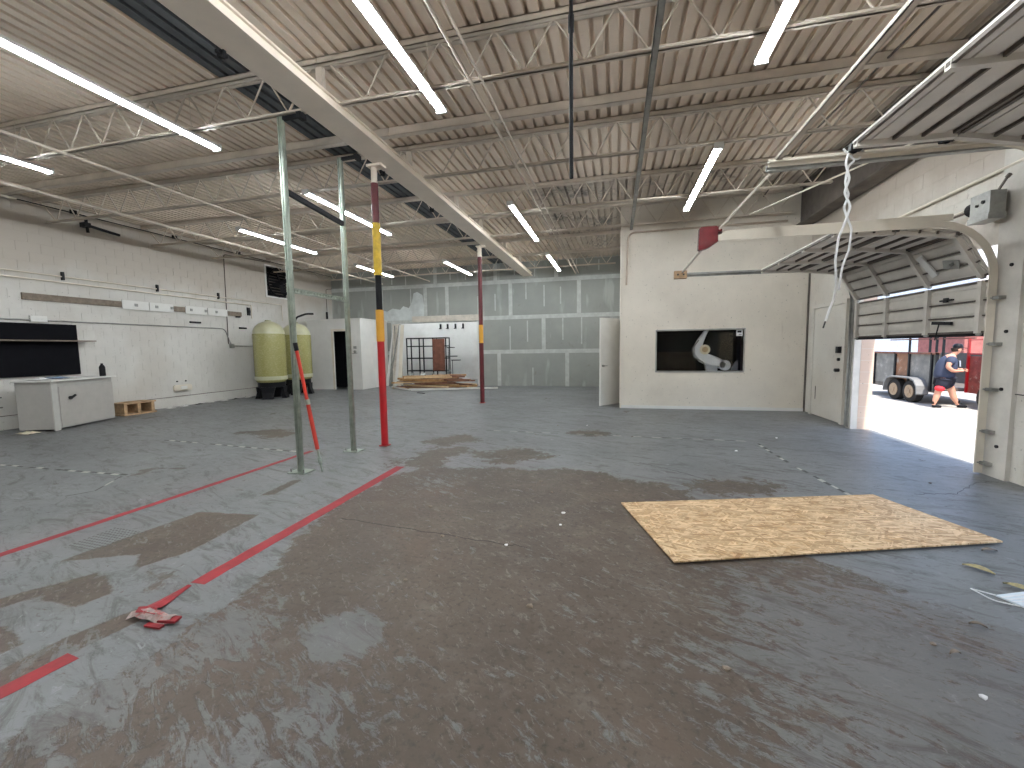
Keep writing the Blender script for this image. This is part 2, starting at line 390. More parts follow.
def wall_with_holes(name, axis, lo, hi, a0, a1, z0, z1, holes, mat):
    """slab between lo..hi on its thin axis, cut by rectangular openings"""
    bm = bmesh.new(); us = sorted({a0, a1, *[h[0] for h in holes], *[h[1] for h in holes]}); zs = sorted({z0, z1, *[h[2] for h in holes], *[h[3] for h in holes]})
    for u0, u1 in zip(us, us[1:]):
        for s0, s1 in zip(zs, zs[1:]):
            um, zm = (u0 + u1) / 2, (s0 + s1) / 2
            if any(h[0] < um < h[1] and h[2] < zm < h[3] for h in holes): continue
            if axis == 'y': box(bm, (lo, u0, s0), (hi, u1, s1))
            else: box(bm, (u0, lo, s0), (u1, hi, s1))
    bmesh.ops.remove_doubles(bm, verts=bm.verts, dist=1e-5)
    return struct(mesh_obj(name, bm, mat))
wl = wall_with_holes('wall_left', 'y', XL - .2, XL, Y0, 20.2, 0, 4.9, [(12.66, 13.72, 3.48, 4.52)], M_wl)
block_wall(wl, 'y', XL, Y0, 16.2, .26, 4.86, 1, M_wl, holes=[(12.6, 13.8, 3.46, 4.54)], near=5.5, nmax=(5.2, 16.2))
WIN = (.95, 2.82, .90, 1.845)
wc = wall_with_holes('wall_center', 'x', YC, YC + .2, .14, XR + .2, 0, 4.9, [WIN], M_wc)
block_wall(wc, 'x', YC, .14, XR, 0, 4.86, -1, M_wc, holes=[WIN], near=2., nmax=(0, 5))
D1 = (5.86, 8.50, 0, 2.62); D2 = (1.55, 5.08, 0, 3.16); DM = (8.98, 10.18, 0, 2.24)
wr = wall_with_holes('wall_right', 'y', XR, XR + .2, Y0, 20.2, 0, 4.9, [D1, D2], M_wr)
block_wall(wr, 'y', XR, Y0, YC, 0, 4.86, -1, M_wr, holes=[(5.58, 8.62, 0, 2.62), (1.5, 5.13, 0, 3.16), (8.88, 10.28, 0, 2.34)], near=5.3, nmax=(5.0, 10.6))
# outer pier faces
block_wall(wr, 'x', 8.50, XR + .0, XR + .2, 0, 2.6, -1, M_wx, nmax=(0, 9))
wall_with_holes('wall_inner', 'y', .14, .30, YC + .2, YF, 0, 4.9, [], M_wc)
OP = (-9.12, -5.36, 0, 2.58)
wf = wall_with_holes('wall_far', 'x', YF, YF + .15, XL, .14, 0, 4.9, [OP], M_mud)
wall_with_holes('wall_rear', 'x', Y0 - .2, Y0, XL - .2, XR + .2, 0, 4.9, [], M_wc)
# drywall sheets on the far wall (joints stay visible as compound)
g = .075
rows = [(0, 1.36, [-12, -9.12], 0), (0, 1.36, [-5.36, -4.5, -1.8, .14], 0), (1.36, 2.70, [-12, -10.2, -9.12], 0), (1.36, 2.70, [-5.36, -2.7, .14], 0),
        (2.70, 4.08, [-12, -9.6, -7.6, -6.65, -4.0, -1.35, .14], 0), (4.08, 4.86, [-12, -9.8, -7.14, -4.6, -2.2, .14], 0)]
for z0, z1, xx, _ in rows:
    for a, b in zip(xx, xx[1:]):
        o = mesh_obj('drywall_sheet', bb((a + g * (a > -12), YF - .006, z0 + g * (z0 > 0)), (b - g * (b < .1), YF + .001, z1 - g)), M_dry, wf)
        # taped fastener rows
        n = max(1, int((b - a) / .61))
        for k in range(1, n):
            x = a + (b - a) * k / n + random.uniform(-.05, .05)
            if random.random() < .6:
                hh = (z1 - z0) * random.uniform(.35, .75); z = z0 + (z1 - z0 - hh) * random.random()
                mesh_obj('compound_streak', bb((x - .022, YF - .008, z), (x + .022, YF - .0055, z + hh)), M_mud, wf)
bm = bmesh.new(); prism(bm, [(-9.75, 2.72), (-7.68, 2.72), (-7.66, 3.3), (-7.72, 3.72), (-7.95, 3.86), (-8.12, 3.80), (-8.2, 3.45), (-8.35, 3.22), (-8.6, 3.30), (-8.75, 3.16), (-9.1, 3.22), (-9.35, 3.10), (-9.7, 3.2)], 0, .002)
o = mesh_obj('primer_patch', bm, M_dryw, wf); o.rotation_euler = (PI / 2, 0, 0); o.location = (0, YF - .006, 0); lab(o, 'patch of thin white primer brushed on the drywall')
mesh_obj('header_board', bb((-8.2, YF - .06, 2.62), (-5.30, YF - .007, 2.86)), M_woodw, wf)
mesh_obj('opening_jamb', bb((-9.14, YF - .03, 0), (-8.82, YF + .16, 2.56)), M_woodw, wf)
mesh_obj('opening_jamb', bb((-5.40, YF - .03, 0), (-5.34, YF + .16, 2.60)), M_white, wf)
# rear room behind the opening
rb = wall_with_holes('wall_back_room', 'x', 20.0, 20.2, XL, XR, 0, 4.9, [], M_rearw)
struct(mesh_obj('trim_1', bb((-5.2, YF + .15, 0), (-5.05, 20, 4.9)), M_rearw))
# ledge at foot of left wall
struct(mesh_obj('baseboard_left', bb((XL, Y0, 0), (XL + .05, 16.2, .255), .006), M_wl))
struct(mesh_obj('trim_2', bb((XL, 4.0, .27), (XL + .008, 14.0, .285)), M_darkbeam))
struct(mesh_obj('trim_3', bb((.10, YC - .02, 0), (.14, YC + .2, 4.86)), M_wc))      # end post of the centre wall
# steel edge beam along the right wall head
o = O('edge_beam', lambda bm: (box(bm, (3.86, Y0, 4.06), (3.90, YC, 4.78)), box(bm, (3.78, Y0, 4.04), (4.08, YC, 4.07)), box(bm, (3.72, Y0, 4.76), (4.08, YC, 4.80))), M_darkbeam)
tag(o, 'dark rusty steel edge beam along the head of the right wall', 'beam')

# ------------------------------------------------------------------ main beam and columns
t = thing('main_beam', 'wide cream steel beam running deep down the ceiling over the columns', 'beam')
O('flange', lambda bm: box(bm, (-3.49, Y0, 4.24), (-3.11, YF, 4.262)), M_beam, t)
O('flange', lambda bm: box(bm, (-3.47, Y0, 4.36), (-3.13, YF, 4.38)), M_beam, t)
O('web', lambda bm: box(bm, (-3.44, Y0, 4.262), (-3.16, YF, 4.36)), M_beam, t)
for y in (2.35, 4.45, 6.60, 8.70, 10.38, 12.75, 14.85): O('bearing_post', lambda bm: box(bm, (-3.34, y - .03, 4.38), (-3.26, y + .03, 4.715)), M_steel, t)
for y in (3.35, 6.1, 7.9):
    O('beam_clamp', lambda bm: (box(bm, (-3.54, y - .02, 4.18), (-3.49, y + .02, 4.27)), box(bm, (-3.53, y - .05, 4.2), (-3.49, y + .05, 4.225)), box(bm, (-3.50, y - .015, 4.17), (-3.47, y + .015, 4.239))), M_dark, t)
def column(x, y, r, bands, label):
    t = thing('pipe_column', label, 'column', 'painted pipe columns under the main beam', (x, y, 0))
    O('base_plate', lambda bm: box(bm, (-.065, -.065, .001), (.065, .065, .014)), M_red, t)
    for z0, z1, m_, rr in bands:
        bm = bmesh.new(); lathe(bm, [(r * rr, z0), (r * rr, z1)], 20); o = mesh_obj('color_band', bm, m_, t, True); lab(o, m_.name + ' band')
    O('cap_plate', lambda bm: box(bm, (-.08, -.08, 4.205), (.16, .08, 4.238)), M_beam, t)
    return t
column(-3.52, 5.87, .054, [(.014, 1.63, M_red, 1), (1.63, 2.11, M_yel2, 1.12), (2.11, 2.63, M_blk, .86), (2.63, 3.40, M_yel, 1.12), (3.40, 3.98, M_maroon, 1.0), (3.98, 4.205, M_steel, .85)], 'near round pipe column banded red, yellow, black, yellow and maroon')
column(-3.57, 11.06, .060, [(.014, 1.65, M_maroon, 1), (1.65, 2.14, M_yel2, 1), (2.14, 3.95, M_maroon, .95), (3.95, 4.205, M_beam, .95)], 'far round maroon pipe column with one yellow band')

# ------------------------------------------------------------------ joists
ZT, ZB = 4.794, 4.275
def joist(x0, x1, y, label, seat_r, seat_l):
    t = thing('bar_joist', label, 'joist', 'open web ceiling joists', (0, y, 0))
    O('top_chord', lambda bm: (box(bm, (x0, -.062, ZT - .07), (x1, -.008, ZT - .062)), box(bm, (x0, .008, ZT - .07), (x1, .062, ZT - .062)), box(bm, (x0, -.062, ZT - .008), (x1, .062, ZT)), box(bm, (x0, -.062, ZT - .07), (x0 + (x1 - x0), -.054, ZT)), box(bm, (x0, .054, ZT - .07), (x1, .062, ZT))), M_steel, t)
    bx0, bx1 = (x0 + .55, x1 - .45)
    O('bottom_chord', lambda bm: (box(bm, (bx0 - .3, -.042, ZB), (bx1 + .3, -.008, ZB + .006)), box(bm, (bx0 - .3, .008, ZB), (bx1 + .3, .042, ZB + .006)), box(bm, (bx0 - .3, -.014, ZB), (bx1 + .3, -.008, ZB + .04)), box(bm, (bx0 - .3, .008, ZB), (bx1 + .3, .014, ZB + .04))), M_steel, t)
    n = int(round((bx1 - bx0) / .305)); n += n % 2; dx = (bx1 - bx0) / n
    ups = dns = None
    for k in range(n):
        a = bx0 + k * dx
        if k % 2 == 0:
            if ups is None: ups = O('web_bar', lambda bm: tube(bm, [(0, 0, ZB + .02), (dx, 0, ZT - .04)], .0105, 6), M_steel, t)
            else: inst(ups, parent=t, loc=(a, 0, 0)); continue
            ups.location = (a, 0, 0)
        else:
            if dns is None: dns = O('web_bar', lambda bm: tube(bm, [(0, 0, ZT - .04), (dx, 0, ZB + .02)], .0105, 6), M_steel, t)
            else: inst(dns, parent=t, loc=(a, 0, 0)); continue
            dns.location = (a, 0, 0)
    O('end_web_bar', lambda bm: tube(bm, [(bx0, 0, ZB + .02), (x0 + .1, 0, ZT - .03)], .013, 6), M_steel, t)
    O('end_web_bar', lambda bm: tube(bm, [(bx1, 0, ZB + .02), (x1 - .1, 0, ZT - .03)], .013, 6), M_steel, t)
ordn = ['hidden rearmost', 'nearest', 'second nearest', 'third nearest', 'fourth nearest', 'fifth nearest', 'farthest']
for i, y in enumerate((2.35, 4.45, 6.60, 8.70, 10.38, 12.75, 14.85)):
    xr = 3.78 if y < 10.5 else .13
    if i == 0: a, b = 'joist overhead at the top edge of the picture, right of the main beam', 'joist overhead at the top left corner of the picture, left of the main beam'
    else: a, b = (ordn[i] + ' open web steel joist right of the main beam'), (ordn[i] + ' open web steel joist left of the main beam')
    joist(-3.295, xr, y, a, 0, 0); joist(XL + .01, -3.305, y, b, 0, 0)
for (x0, x1, s) in ((-3.295, 3.78, 'right'), (XL + .01, -3.305, 'left')):
    o = O('channel_purlin', lambda bm: (box(bm, (x0, 5.96, 4.68), (x1, 6.06, 4.685)), box(bm, (x0, 5.96, 4.68), (x1, 5.965, 4.794)), box(bm, (x0, 5.96, 4.789), (x1, 6.06, 4.794))), M_steel)
    tag(o, 'flat cream channel purlin close before the second joist, %s of the main beam' % s, 'purlin', 'plain channel purlins')

# ------------------------------------------------------------------ strip lights
def strip(x, y0, y1, label, zc=4.22, top=4.8):
    t = thing('strip_light', label, 'light', 'ceiling strip lights', (x, y0, zc)); L = y1 - y0
    O('housing', lambda bm: prism(bm, [(0, 0), (1, 0), (1, 1), (0, 1)], 0, 1) if 0 else (box(bm, (-.03, 0, .0), (.03, L, .045)), box(bm, (-.058, 0, -.004), (.058, L, .004))), M_white, t)
    for s in (-.027, .027): O('led_tube', lambda bm: tube(bm, [(s, .03, -.016), (s, L - .03, -.016)], .0095, 8), M_tube, t)
    for yy in (0, L): O('end_cap', lambda bm: box(bm, (-.06, yy - .012, -.036), (.06, yy + .012, .05)), M_white, t)
    for yy in (.35, L - .35): O('hanger', lambda bm: tube(bm, [(0, yy, .04), (0, yy, top - zc)], .004, 5), M_steel, t)
strip(1.34, 2.3, 4.76, 'strip light at the upper right edge, nearer of the two right of the pipes')
strip(1.36, 6.55, 9.30, 'strip light over the white block wall, farther of the two on the right')
strip(-1.95, 2.1, 4.74, 'near strip light at top, right of the main beam')
strip(-1.96, 8.0, 10.8, 'middle strip light right of the far maroon column')
strip(-1.96, 12.5, 15.2, 'farthest small strip light right of the main beam, before the drywall')
strip(-5.2, 2.0, 4.80, 'long bright strip light at upper left, nearest left of the main beam')
strip(-5.2, 6.45, 9.25, 'strip light passing behind the two galvanized posts')
strip(-5.2, 12.5, 15.0, 'strip light left of the far maroon column, near the drywall')
strip(-8.2, 2.0, 4.72, 'strip light cut by the left picture edge')
strip(-8.15, 7.9, 10.4, 'strip light over the two tanks, near the left wall')
strip(-8.1, 12.2, 14.5, 'strip light above the small white booth')
for x in (1.34, -1.95, -5.2, -8.2): strip(x, -2.2, .4, 'strip light in the row behind the camera')
for o in [o for o in bpy.data.objects if o.get('label') == 'strip light in the row behind the camera']: o['group'] = 'strip lights behind the camera'
strip(-7.2, 16.9, 19.4, 'right unseen strip light added to brighten the rear room behind the drywall', 3.6, 4.9)  # unseen pair of fixtures added to brighten the rear room
strip(-9.4, 16.9, 19.4, 'left unseen strip light added to brighten the rear room behind the drywall', 3.6, 4.9)

# ------------------------------------------------------------------ ceiling conduits
def pipe(name, pts, r, mat, label, cat='pipe', group=None, n=8, bendr=0, clamps=()):
    P_ = bend(pts, bendr) if bendr else pts
    if clamps:
        t = thing(name, label, cat, group); O('pipe_run', lambda bm: tube(bm, P_, r, n), mat, t, True)
        for c in clamps: O('clamp', lambda bm: box(bm, (c[0] - c[3], c[1] - c[4], c[2] - c[5]), (c[0] + c[3], c[1] + c[4], c[2] + c[5])), M_dark, t)
        return t
    o = O(name, lambda bm: tube(bm, P_, r, n), mat, None, True); return tag(o, label, cat, group)
pipe('conduit', [(-1.47, Y0 + .1, 4.245), (-1.47, 16.15, 4.245)], .018, M_steel, 'left one of the close pair of conduits right of the near strip light', group='ceiling conduits')
pipe('conduit', [(-1.35, Y0 + .1, 4.245), (-1.35, 16.15, 4.245)], .014, M_steel, 'right one of the close pair of conduits right of the near strip light', group='ceiling conduits')
o = O('ceiling_strut', lambda bm: (box(bm, (.31, Y0 + .1, 4.225), (.37, 10.58, 4.235)), box(bm, (.31, Y0 + .1, 4.225), (.318, 10.58, 4.27)), box(bm, (.362, Y0 + .1, 4.225), (.37, 10.58, 4.27))), M_galvd)
tag(o, 'long grey strut channel running to the left end of the white wall', 'strut')
pipe('conduit', [(-7.36, Y0 + .1, 4.25), (-7.36, 16.15, 4.25)], .022, M_steel, 'ceiling conduit left of the long bright strip light', group='ceiling conduits')
pipe('conduit', [(-9.5, Y0 + .1, 4.25), (-9.5, 16.15, 4.25)], .028, M_steel, 'thick ceiling conduit nearest the left wall', group='ceiling conduits')
pipe('drop_pipe', [(-.34, 3.4, 2.80), (-.34, 3.4, 3.85), (-.34, 3.4, 3.86), (-.34, 3.4, 3.98), (-.34, 3.4, 3.99), (-.34, 3.4, 4.85)], [.015, .015, .022, .022, .015, .015], M_dark, 'black vertical pipe hanging open ended from the ceiling', 'pipe')
pipe('roof_cable', [(3.1, 1.5, 4.74), (3.02, 5.0, 4.72), (2.9, 8.0, 4.72), (3.1, 10.5, 4.7)], .012, M_darkbeam, 'dark cable strung along the deck above the right door track', 'cable')
pipe('brace_pipe', [(3.75, 6.75, 4.075), (2.6, 9.6, 4.10)], .014, M_cream, 'thin pale diagonal pipe below the deck in the upper right corner', 'pipe')
# left wall pipes
wx = XL + .05
pipe('wall_pipe', [(wx, Y0 + .1, 3.27), (wx, 12.6, 3.20)], .016, M_cream, 'upper cream pipe of the pair along the left wall', group='left wall pipe pair', clamps=[(wx, y, 3.24, .03, .02, .09) for y in (6.9, 8.9, 10.7)])
pipe('wall_pipe', [(wx, Y0 + .1, 3.15), (wx, 11.9, 3.07), (wx, 11.9, 2.62)], .018, M_cream, 'lower cream pipe of the pair along the left wall, turning down at its far end', group='left wall pipe pair', bendr=.06)
pipe('wall_pipe', [(wx, 12.62, 3.20), (wx, 13.25, 3.2), (wx, 13.25, 2.62)], .014, M_cream, 'short cream pipe turning down under the wall fan', bendr=.06)
pipe('wall_pipe', [(-11.75, Y0 + .1, 4.66), (-11.75, 16.1, 4.62)], .022, M_cream, 'cream pipe high on the left wall just below the deck')
t = pipe('wall_pipe', [(-11.6, 6.1, 4.60), (-11.6, 16.0, 4.58)], .013, M_dark, 'thin black pipe hung beside the left wall near the ceiling', clamps=[(-11.6, y, 4.62, .03, .05, .04) for y in (7.0, 9.2, 11.2)])
pipe('wall_conduit', [(XL + .03, Y0 + .2, 2.235), (XL + .03, 10.85, 2.24), (XL + .03, 11.05, 1.74)], .015, M_galvd, 'grey conduit along the left wall that bends down to a small box', 'conduit', bendr=.12)
pipe('wall_conduit', [(XL + .06, 11.1, 1.70), (XL + .06, 12.2, 1.68)], .014, M_galvd, 'short grey conduit from the small box toward the tanks', 'conduit')
o = O('junction_box', lambda bm: box(bm, (XL + .005, 11.0, 1.63), (XL + .07, 11.13, 1.77)), M_galvd); tag(o, 'small grey junction box on the left wall beside the first tank', 'box')
pipe('wall_conduit', [(XL + .03, 10.95, 1.76), (XL + .03, 11.0, 4.56), (XL + .25, 12.6, 4.60)], .012, M_darkbeam, 'thin dark conduit climbing the left wall and turning along the deck', 'conduit', bendr=.08)
pipe('wall_conduit', [(XL + .03, 15.8, 2.85), (XL + .03, 15.8, 4.1), (XL + .1, 16.1, 4.15)], .012, M_darkbeam, 'thin dark conduit rising from the top of the white booth', 'conduit', bendr=.08)
t = thing('valve_lever', 'black lever valve high on the left wall below the pipe', 'valve')
O('lever', lambda bm: bar(bm, (XL + .14, 7.45, 4.46), (XL + .14, 8.05, 4.40), .05, .05), M_dark, t)
O('valve_body', lambda bm: (tube(bm, [(XL + .14, 7.4, 4.3), (XL + .14, 7.38, 4.6)], .03), box(bm, (XL + .01, 7.33, 4.42), (XL + .18, 7.45, 4.52))), M_dark, t)
# brown trunking with white covers
t = thing('wall_trunking', 'long brown wall rail with white cover plates on the left wall', 'trunking')
O('back_board', lambda bm: box(bm, (XL + .005, 6.2, 2.66), (XL + .05, 11.5, 2.80)), M_brownp, t)
for a, b in ((8.02, 9.30), (9.62, 10.98)):
    for k in range(2): lab(O('cover_plate', lambda bm: box(bm, (XL + .052, a + (b - a) * k / 2, 2.62), (XL + .066, a + (b - a) * (k + 1) / 2 - .02, 2.84)), M_white, t), 'white cover plate')
for y in (8.3, 8.8, 9.2, 9.75, 10.2, 10.55): O('wire_stub', lambda bm: box(bm, (XL + .067, y, 2.70), (XL + .08, y + .07, 2.77)), M_galvd, t)
for i, (y, z, w_, h_, l) in enumerate(((11.75, 2.72, .1, .26, 'black upright switch cover on the left wall right of the trunking'), (9.75, 2.36, .32, .05, 'thin black bracket on the left wall under the trunking'), (11.4, 2.26, .26, .05, 'thin black bracket on the left wall above the first tank'), (11.3, 2.62, .15, .05, 'black bracket at the end of the brown trunking'))):
    o = O('wall_bracket', lambda bm: (box(bm, (XL + .005, y, z), (XL + .05, y + w_, z + h_)), box(bm, (XL + .05, y + .01, z + h_ * .3), (XL + .07, y + w_ - .01, z + h_ * .7))), M_dark); tag(o, l, 'bracket')
t = thing('outlet_box', 'low cream outlet box on the left wall before the tanks', 'outlet')
O('box_body', lambda bm: bmesh.ops.bevel(bm, geom=box(bm, (XL + .005, 9.12, .43), (XL + .1, 9.62, .60)) and list(bm.edges), offset=.02, segments=2, affect='EDGES'), M_cream, t)
for y in (9.25, 9.5): O('wall_screw', lambda bm: tube(bm, [(XL + .0, y, .70), (XL + .03, y, .70)], .02, 8), M_dark, t)
O('socket', lambda bm: box(bm, (XL + .1, 9.28, .48), (XL + .105, 9.46, .56)), M_white, t)
# exhaust fan
t = thing('exhaust_fan', 'round black bladed exhaust fan set in the left wall', 'fan', loc=(XL, 13.19, 4.0))
O('back_plate', lambda bm: box(bm, (-.16, -.53, -.52), (-.14, .53, .52)), M_blk, t)
O('frame', lambda bm: (box(bm, (-.1, -.60, -.57), (.02, -.53, .57)), box(bm, (-.1, .53, -.57), (.02, .60, .57)), box(bm, (-.1, -.53, .52), (.02, .53, .57)), box(bm, (-.1, -.53, -.57), (.02, .53, -.52))), M_white, t)
def ringf(bm):
    tube(bm, [(.04, .5 * math.cos(a), .5 * math.sin(a)) for a in np.linspace(0, 2 * PI, 33)], .035, 6, cap=False)
O('shroud_ring', ringf, M_blk, t)
for k in range(9):
    z = -.4 + k * .1; hw = math.sqrt(max(.01, .48 ** 2 - z * z))
    O('louvre', lambda bm: bar(bm, (-.05, -hw, z), (-.05, hw, z), .07, .012, upv=(.5, 0, 1)), M_darkbeam, t)
O('fan_hub', lambda bm: tube(bm, [(-.12, .1, 0), (.05, .1, 0)], .09, 12), M_blk, t)
for k in range(4):
    a = k * PI / 2 + .4; O('fan_blade', lambda bm: bar(bm, (.03, .1, 0), (.0, .1 + .36 * math.cos(a), .36 * math.sin(a)), .02, .16, upv=(.5, -math.sin(a), math.cos(a))), M_blk, t)

# ------------------------------------------------------------------ left side: black board, counter, crate
t = thing('black_wall_board', 'large black panel with a thin shelf on the left wall above the counter', 'board')
O('board', lambda bm: box(bm, (XL + .02, 3.5, 1.05), (XL + .06, 7.05, 2.17)), paint('flat black', (.006, .006, .008), .95), t)
O('shelf', lambda bm: box(bm, (XL + .06, 3.5, 1.79), (XL + .30, 7.26, 1.815)), M_brownp, t)
o = O('switch_plate', lambda bm: box(bm, (XL + .01, 6.28, 2.20), (XL + .07, 6.55, 2.33)), M_white); tag(o, 'white box on the conduit above the black panel', 'box')
t = thing('counter', 'grey painted plywood counter with a flat top by the left wall', 'counter', loc=(-10.74, 5.84, 0), rotz=math.atan2(1.36, -.54) )
# local x runs along the front, +y goes back toward the wall
O('body', lambda bm: (box(bm, (.0, .0, .03), (1.48, .02, .97)), box(bm, (0, .02, .03), (.02, .62, .97)), box(bm, (1.46, .02, .03), (1.48, .62, .97)), box(bm, (.02, .60, .03), (1.46, .62, .97))), paint('counter grey', (.40, .385, .36), .6, var=.05), t)
O('corner_post', lambda bm: box(bm, (-.02, -.02, 0), (.10, .0, .97)), paint('counter post grey', (.50, .49, .46), .6, var=.05), t)
O('front_panel', lambda bm: box(bm, (.14, -.018, .06), (1.47, -.001, .86)), paint('front panel grey', (.43, .405, .375), .6, var=.05), t)
O('countertop', lambda bm: box(bm, (-.05, -.06, .97), (1.55, .64, 1.0)), M_white, t)
O('lock', lambda bm: (tube(bm, [(.36, -.05, .62), (.36, -.015, .62)], .035, 10), bar(bm, (.33, -.05, .60), (.45, -.06, .67), .03, .03)), M_dark, t)
cb = Matrix.Translation((-10.74, 5.84, 0)) @ Matrix.Rotation(math.atan2(1.36, -.54), 4, 'Z')
def on_counter(x, y, z=1.0): return cb @ Vector((x, y, z))
p = on_counter(1.42, .12); bm = bmesh.new(); lathe(bm, [(.055, 0), (.055, .20), (.04, .24), (.022, .26), (.022, .29)], 14, p)
tag(mesh_obj('bottle', bm, M_blk, None, True), 'black bottle standing at the right end of the counter top', 'bottle')
def crumple(name, c, sx, sy, hgt, mat, label, cat, n=7, rz=0, seed=0):
    rnd = random.Random(seed); bm = bmesh.new(); g_ = [[None] * (n + 1) for _ in range(n + 1)]
    for i in range(n + 1):
        for j in range(n + 1):
            x = (i / n - .5) * sx; y = (j / n - .5) * sy
            x, y = x * math.cos(rz) - y * math.sin(rz), x * math.sin(rz) + y * math.cos(rz)
            e = 1 - max(abs(i / n - .5), abs(j / n - .5)) * 2
            g_[i][j] = bm.verts.new((c[0] + x + rnd.uniform(-.1, .1) * sx / n * 2, c[1] + y + rnd.uniform(-.1, .1) * sy / n * 2, c[2] + .003 + hgt * rnd.random() * (.25 + e)))
    for i in range(n):
        for j in range(n): bm.faces.new((g_[i][j], g_[i + 1][j], g_[i + 1][j + 1], g_[i][j + 1]))
    o = mesh_obj(name, bm, mat); md = o.modifiers.new('thickness', 'SOLIDIFY'); md.thickness = .002; tag(o, label, cat); return o
crumple('plastic_film', on_counter(.62, .42), .45, .35, .07, M_bluep, 'crumpled bluish plastic film in the middle of the counter top', 'film', seed=1)
crumple('paper_sheet', on_counter(.98, .35), .32, .22, .03, M_paper, 'white paper lying on the counter top between film and bottle', 'paper', seed=2)
crumple('paper_sheet', on_counter(.25, .35), .25, .2, .05, M_paper, 'crumpled white paper at the left end of the counter top', 'paper', seed=3)
crumple('floor_rag', (-10.95, 5.55, 0), .35, .2, .05, paint('cream rag', (.6, .55, .42), .9), 'cream rag on the floor at the left foot of the counter', 'rag', seed=4)
t = thing('wooden_crate', 'low open wooden pallet block beside the counter on the left wall', 'crate', loc=(-11.93, 7.55, 0))
for y in (0, .30, .62): O('crate_upright', lambda bm: box(bm, (0, y, .04), (.45, y + .07, .27)), M_wood, t)
for z in (0, .27): O('crate_board', lambda bm: box(bm, (0, -.02, z), (.47, .72, z + .035)), M_wood, t)
for z, l in ((.46, 'lower'), (.66, 'upper')):
    pipe('wall_rail', [(XL + .05, 3.8, z), (XL + .05, 5.72, z)], .014, M_darkbeam, l + ' thin dark rail on the left wall left of the counter', 'rail')
# ------------------------------------------------------------------ tanks
def tank(x, y, label, hose):
    t = thing('fibreglass_tank', label, 'tank', 'fibreglass filter tanks by the left wall', (x, y, 0)); sc_ = .80; t.scale = (sc_, sc_, 1)
    r = .585; prof = [(.42, .50), (.52, .53), (r * .97, .60), (r, .68), (r, 2.02), (r * .99, 2.06)]
    bm = bmesh.new(); lathe(bm, prof, 36); mesh_obj('tank_shell', bm, M_frp, t, True)
    bm = bmesh.new(); lathe(bm, [(r * .985, 2.05), (r * .95, 2.16), (r * .82, 2.29), (r * .6, 2.39), (r * .35, 2.44), (.12, 2.46), (.11, 2.50), (.05, 2.505)], 36); mesh_obj('tank_dome', bm, M_frpw, t, True)
    bm = bmesh.new(); lathe(bm, [(r * 1.003, .60), (r * 1.006, .62), (r * 1.006, .70), (r * 1.001, .72)], 36); mesh_obj('lower_rim', bm, M_frpw, t, True)
    bm = bmesh.new(); lathe(bm, [(.50, .36), (.50, .52), (.56, .60), (.40, .60), (.40, .36)], 28); mesh_obj('base_ring', bm, M_blk, t, True)
    for k in range(4):
        a = k * PI / 2 + .45
        def leg(bm):
            c_, s_ = math.cos(a), math.sin(a); tn = Vector((-s_, c_, 0)); rd = Vector((c_, s_, 0))
            pr = [(-.26, .38), (.26, .38), (.20, .2), (.17, .0), (-.17, .0), (-.20, .2)]
            A = [bm.verts.new(tn * u + rd * .40 + Vector((0, 0, z))) for u, z in pr]; B = [bm.verts.new(tn * u * 1.05 + rd * (.50 + .08 * (z < .1)) + Vector((0, 0, z))) for u, z in pr]
            bm.faces.new(A[::-1]); bm.faces.new(B)
            for i in range(6): bm.faces.new((A[i], A[(i + 1) % 6], B[(i + 1) % 6], B[i]))
        O('base_leg', leg, M_blk, t)
    if hose: O('outlet_hose', lambda bm: tube(bm, bend([(0, 0, 2.5), (.02, 0, 2.66), (.35, .25, 2.80), (.62, .4, 2.80)], .12), .035, 8), M_dark, t, True)
tank(-10.80, 11.36, 'nearer yellow green fibreglass tank on a black base, left of the pair', False)
tank(-10.84, 12.60, 'farther yellow green fibreglass tank with black hose on top, right of the pair', True)
# ------------------------------------------------------------------ booth
t = thing('white_booth', 'small white plywood booth with a dark open doorway in the left rear corner', 'booth')
bx0, bx1, by0, by1, bh = -11.72, -9.37, 14.22, 16.15, 2.66
O('front_panel', lambda bm: box(bm, (bx0, by0, 0), (-10.56, by0 + .05, bh)), M_white, t)
O('front_panel', lambda bm: box(bm, (-9.96, by0, 0), (bx1, by0 + .05, bh)), M_white, t)
O('header_panel', lambda bm: box(bm, (-10.56, by0, 2.24), (-9.96, by0 + .05, bh)), M_white, t)
O('side_panel', lambda bm: box(bm, (bx1 - .05, by0 + .05, 0), (bx1, by1, bh)), M_white, t)
O('side_panel', lambda bm: box(bm, (bx0, by0 + .05, 0), (bx0 + .05, by1, bh)), M_white, t)
O('roof_panel', lambda bm: box(bm, (bx0 - .04, by0 - .04, bh), (bx1 + .04, by1, bh + .05)), M_white, t)
O('door_frame', lambda bm: (box(bm, (-10.64, by0 - .02, 0), (-10.56, by0 - .001, 2.32)), box(bm, (-9.96, by0 - .02, 0), (-9.90, by0 - .001, 2.32)), box(bm, (-10.56, by0 - .02, 2.24), (-9.96, by0 - .001, 2.32))), M_cream, t)
O('dark_inner_sheet', lambda bm: box(bm, (bx0 + .06, by0 + .9, .01), (bx1 - .06, by0 + .95, bh - .01)), M_blk, t)  # black sheet added across the booth to put shade into the doorway
O('latch', lambda bm: (tube(bm, [(-9.62, by0 - .05, 1.45), (-9.62, by0, 1.45)], .05, 10), box(bm, (-9.68, by0 - .03, 1.56), (-9.56, by0, 1.66)), tube(bm, [(-9.72, by0 - .06, 1.38), (-9.5, by0 - .05, 1.40)], .014, 6)), M_galvd, t)
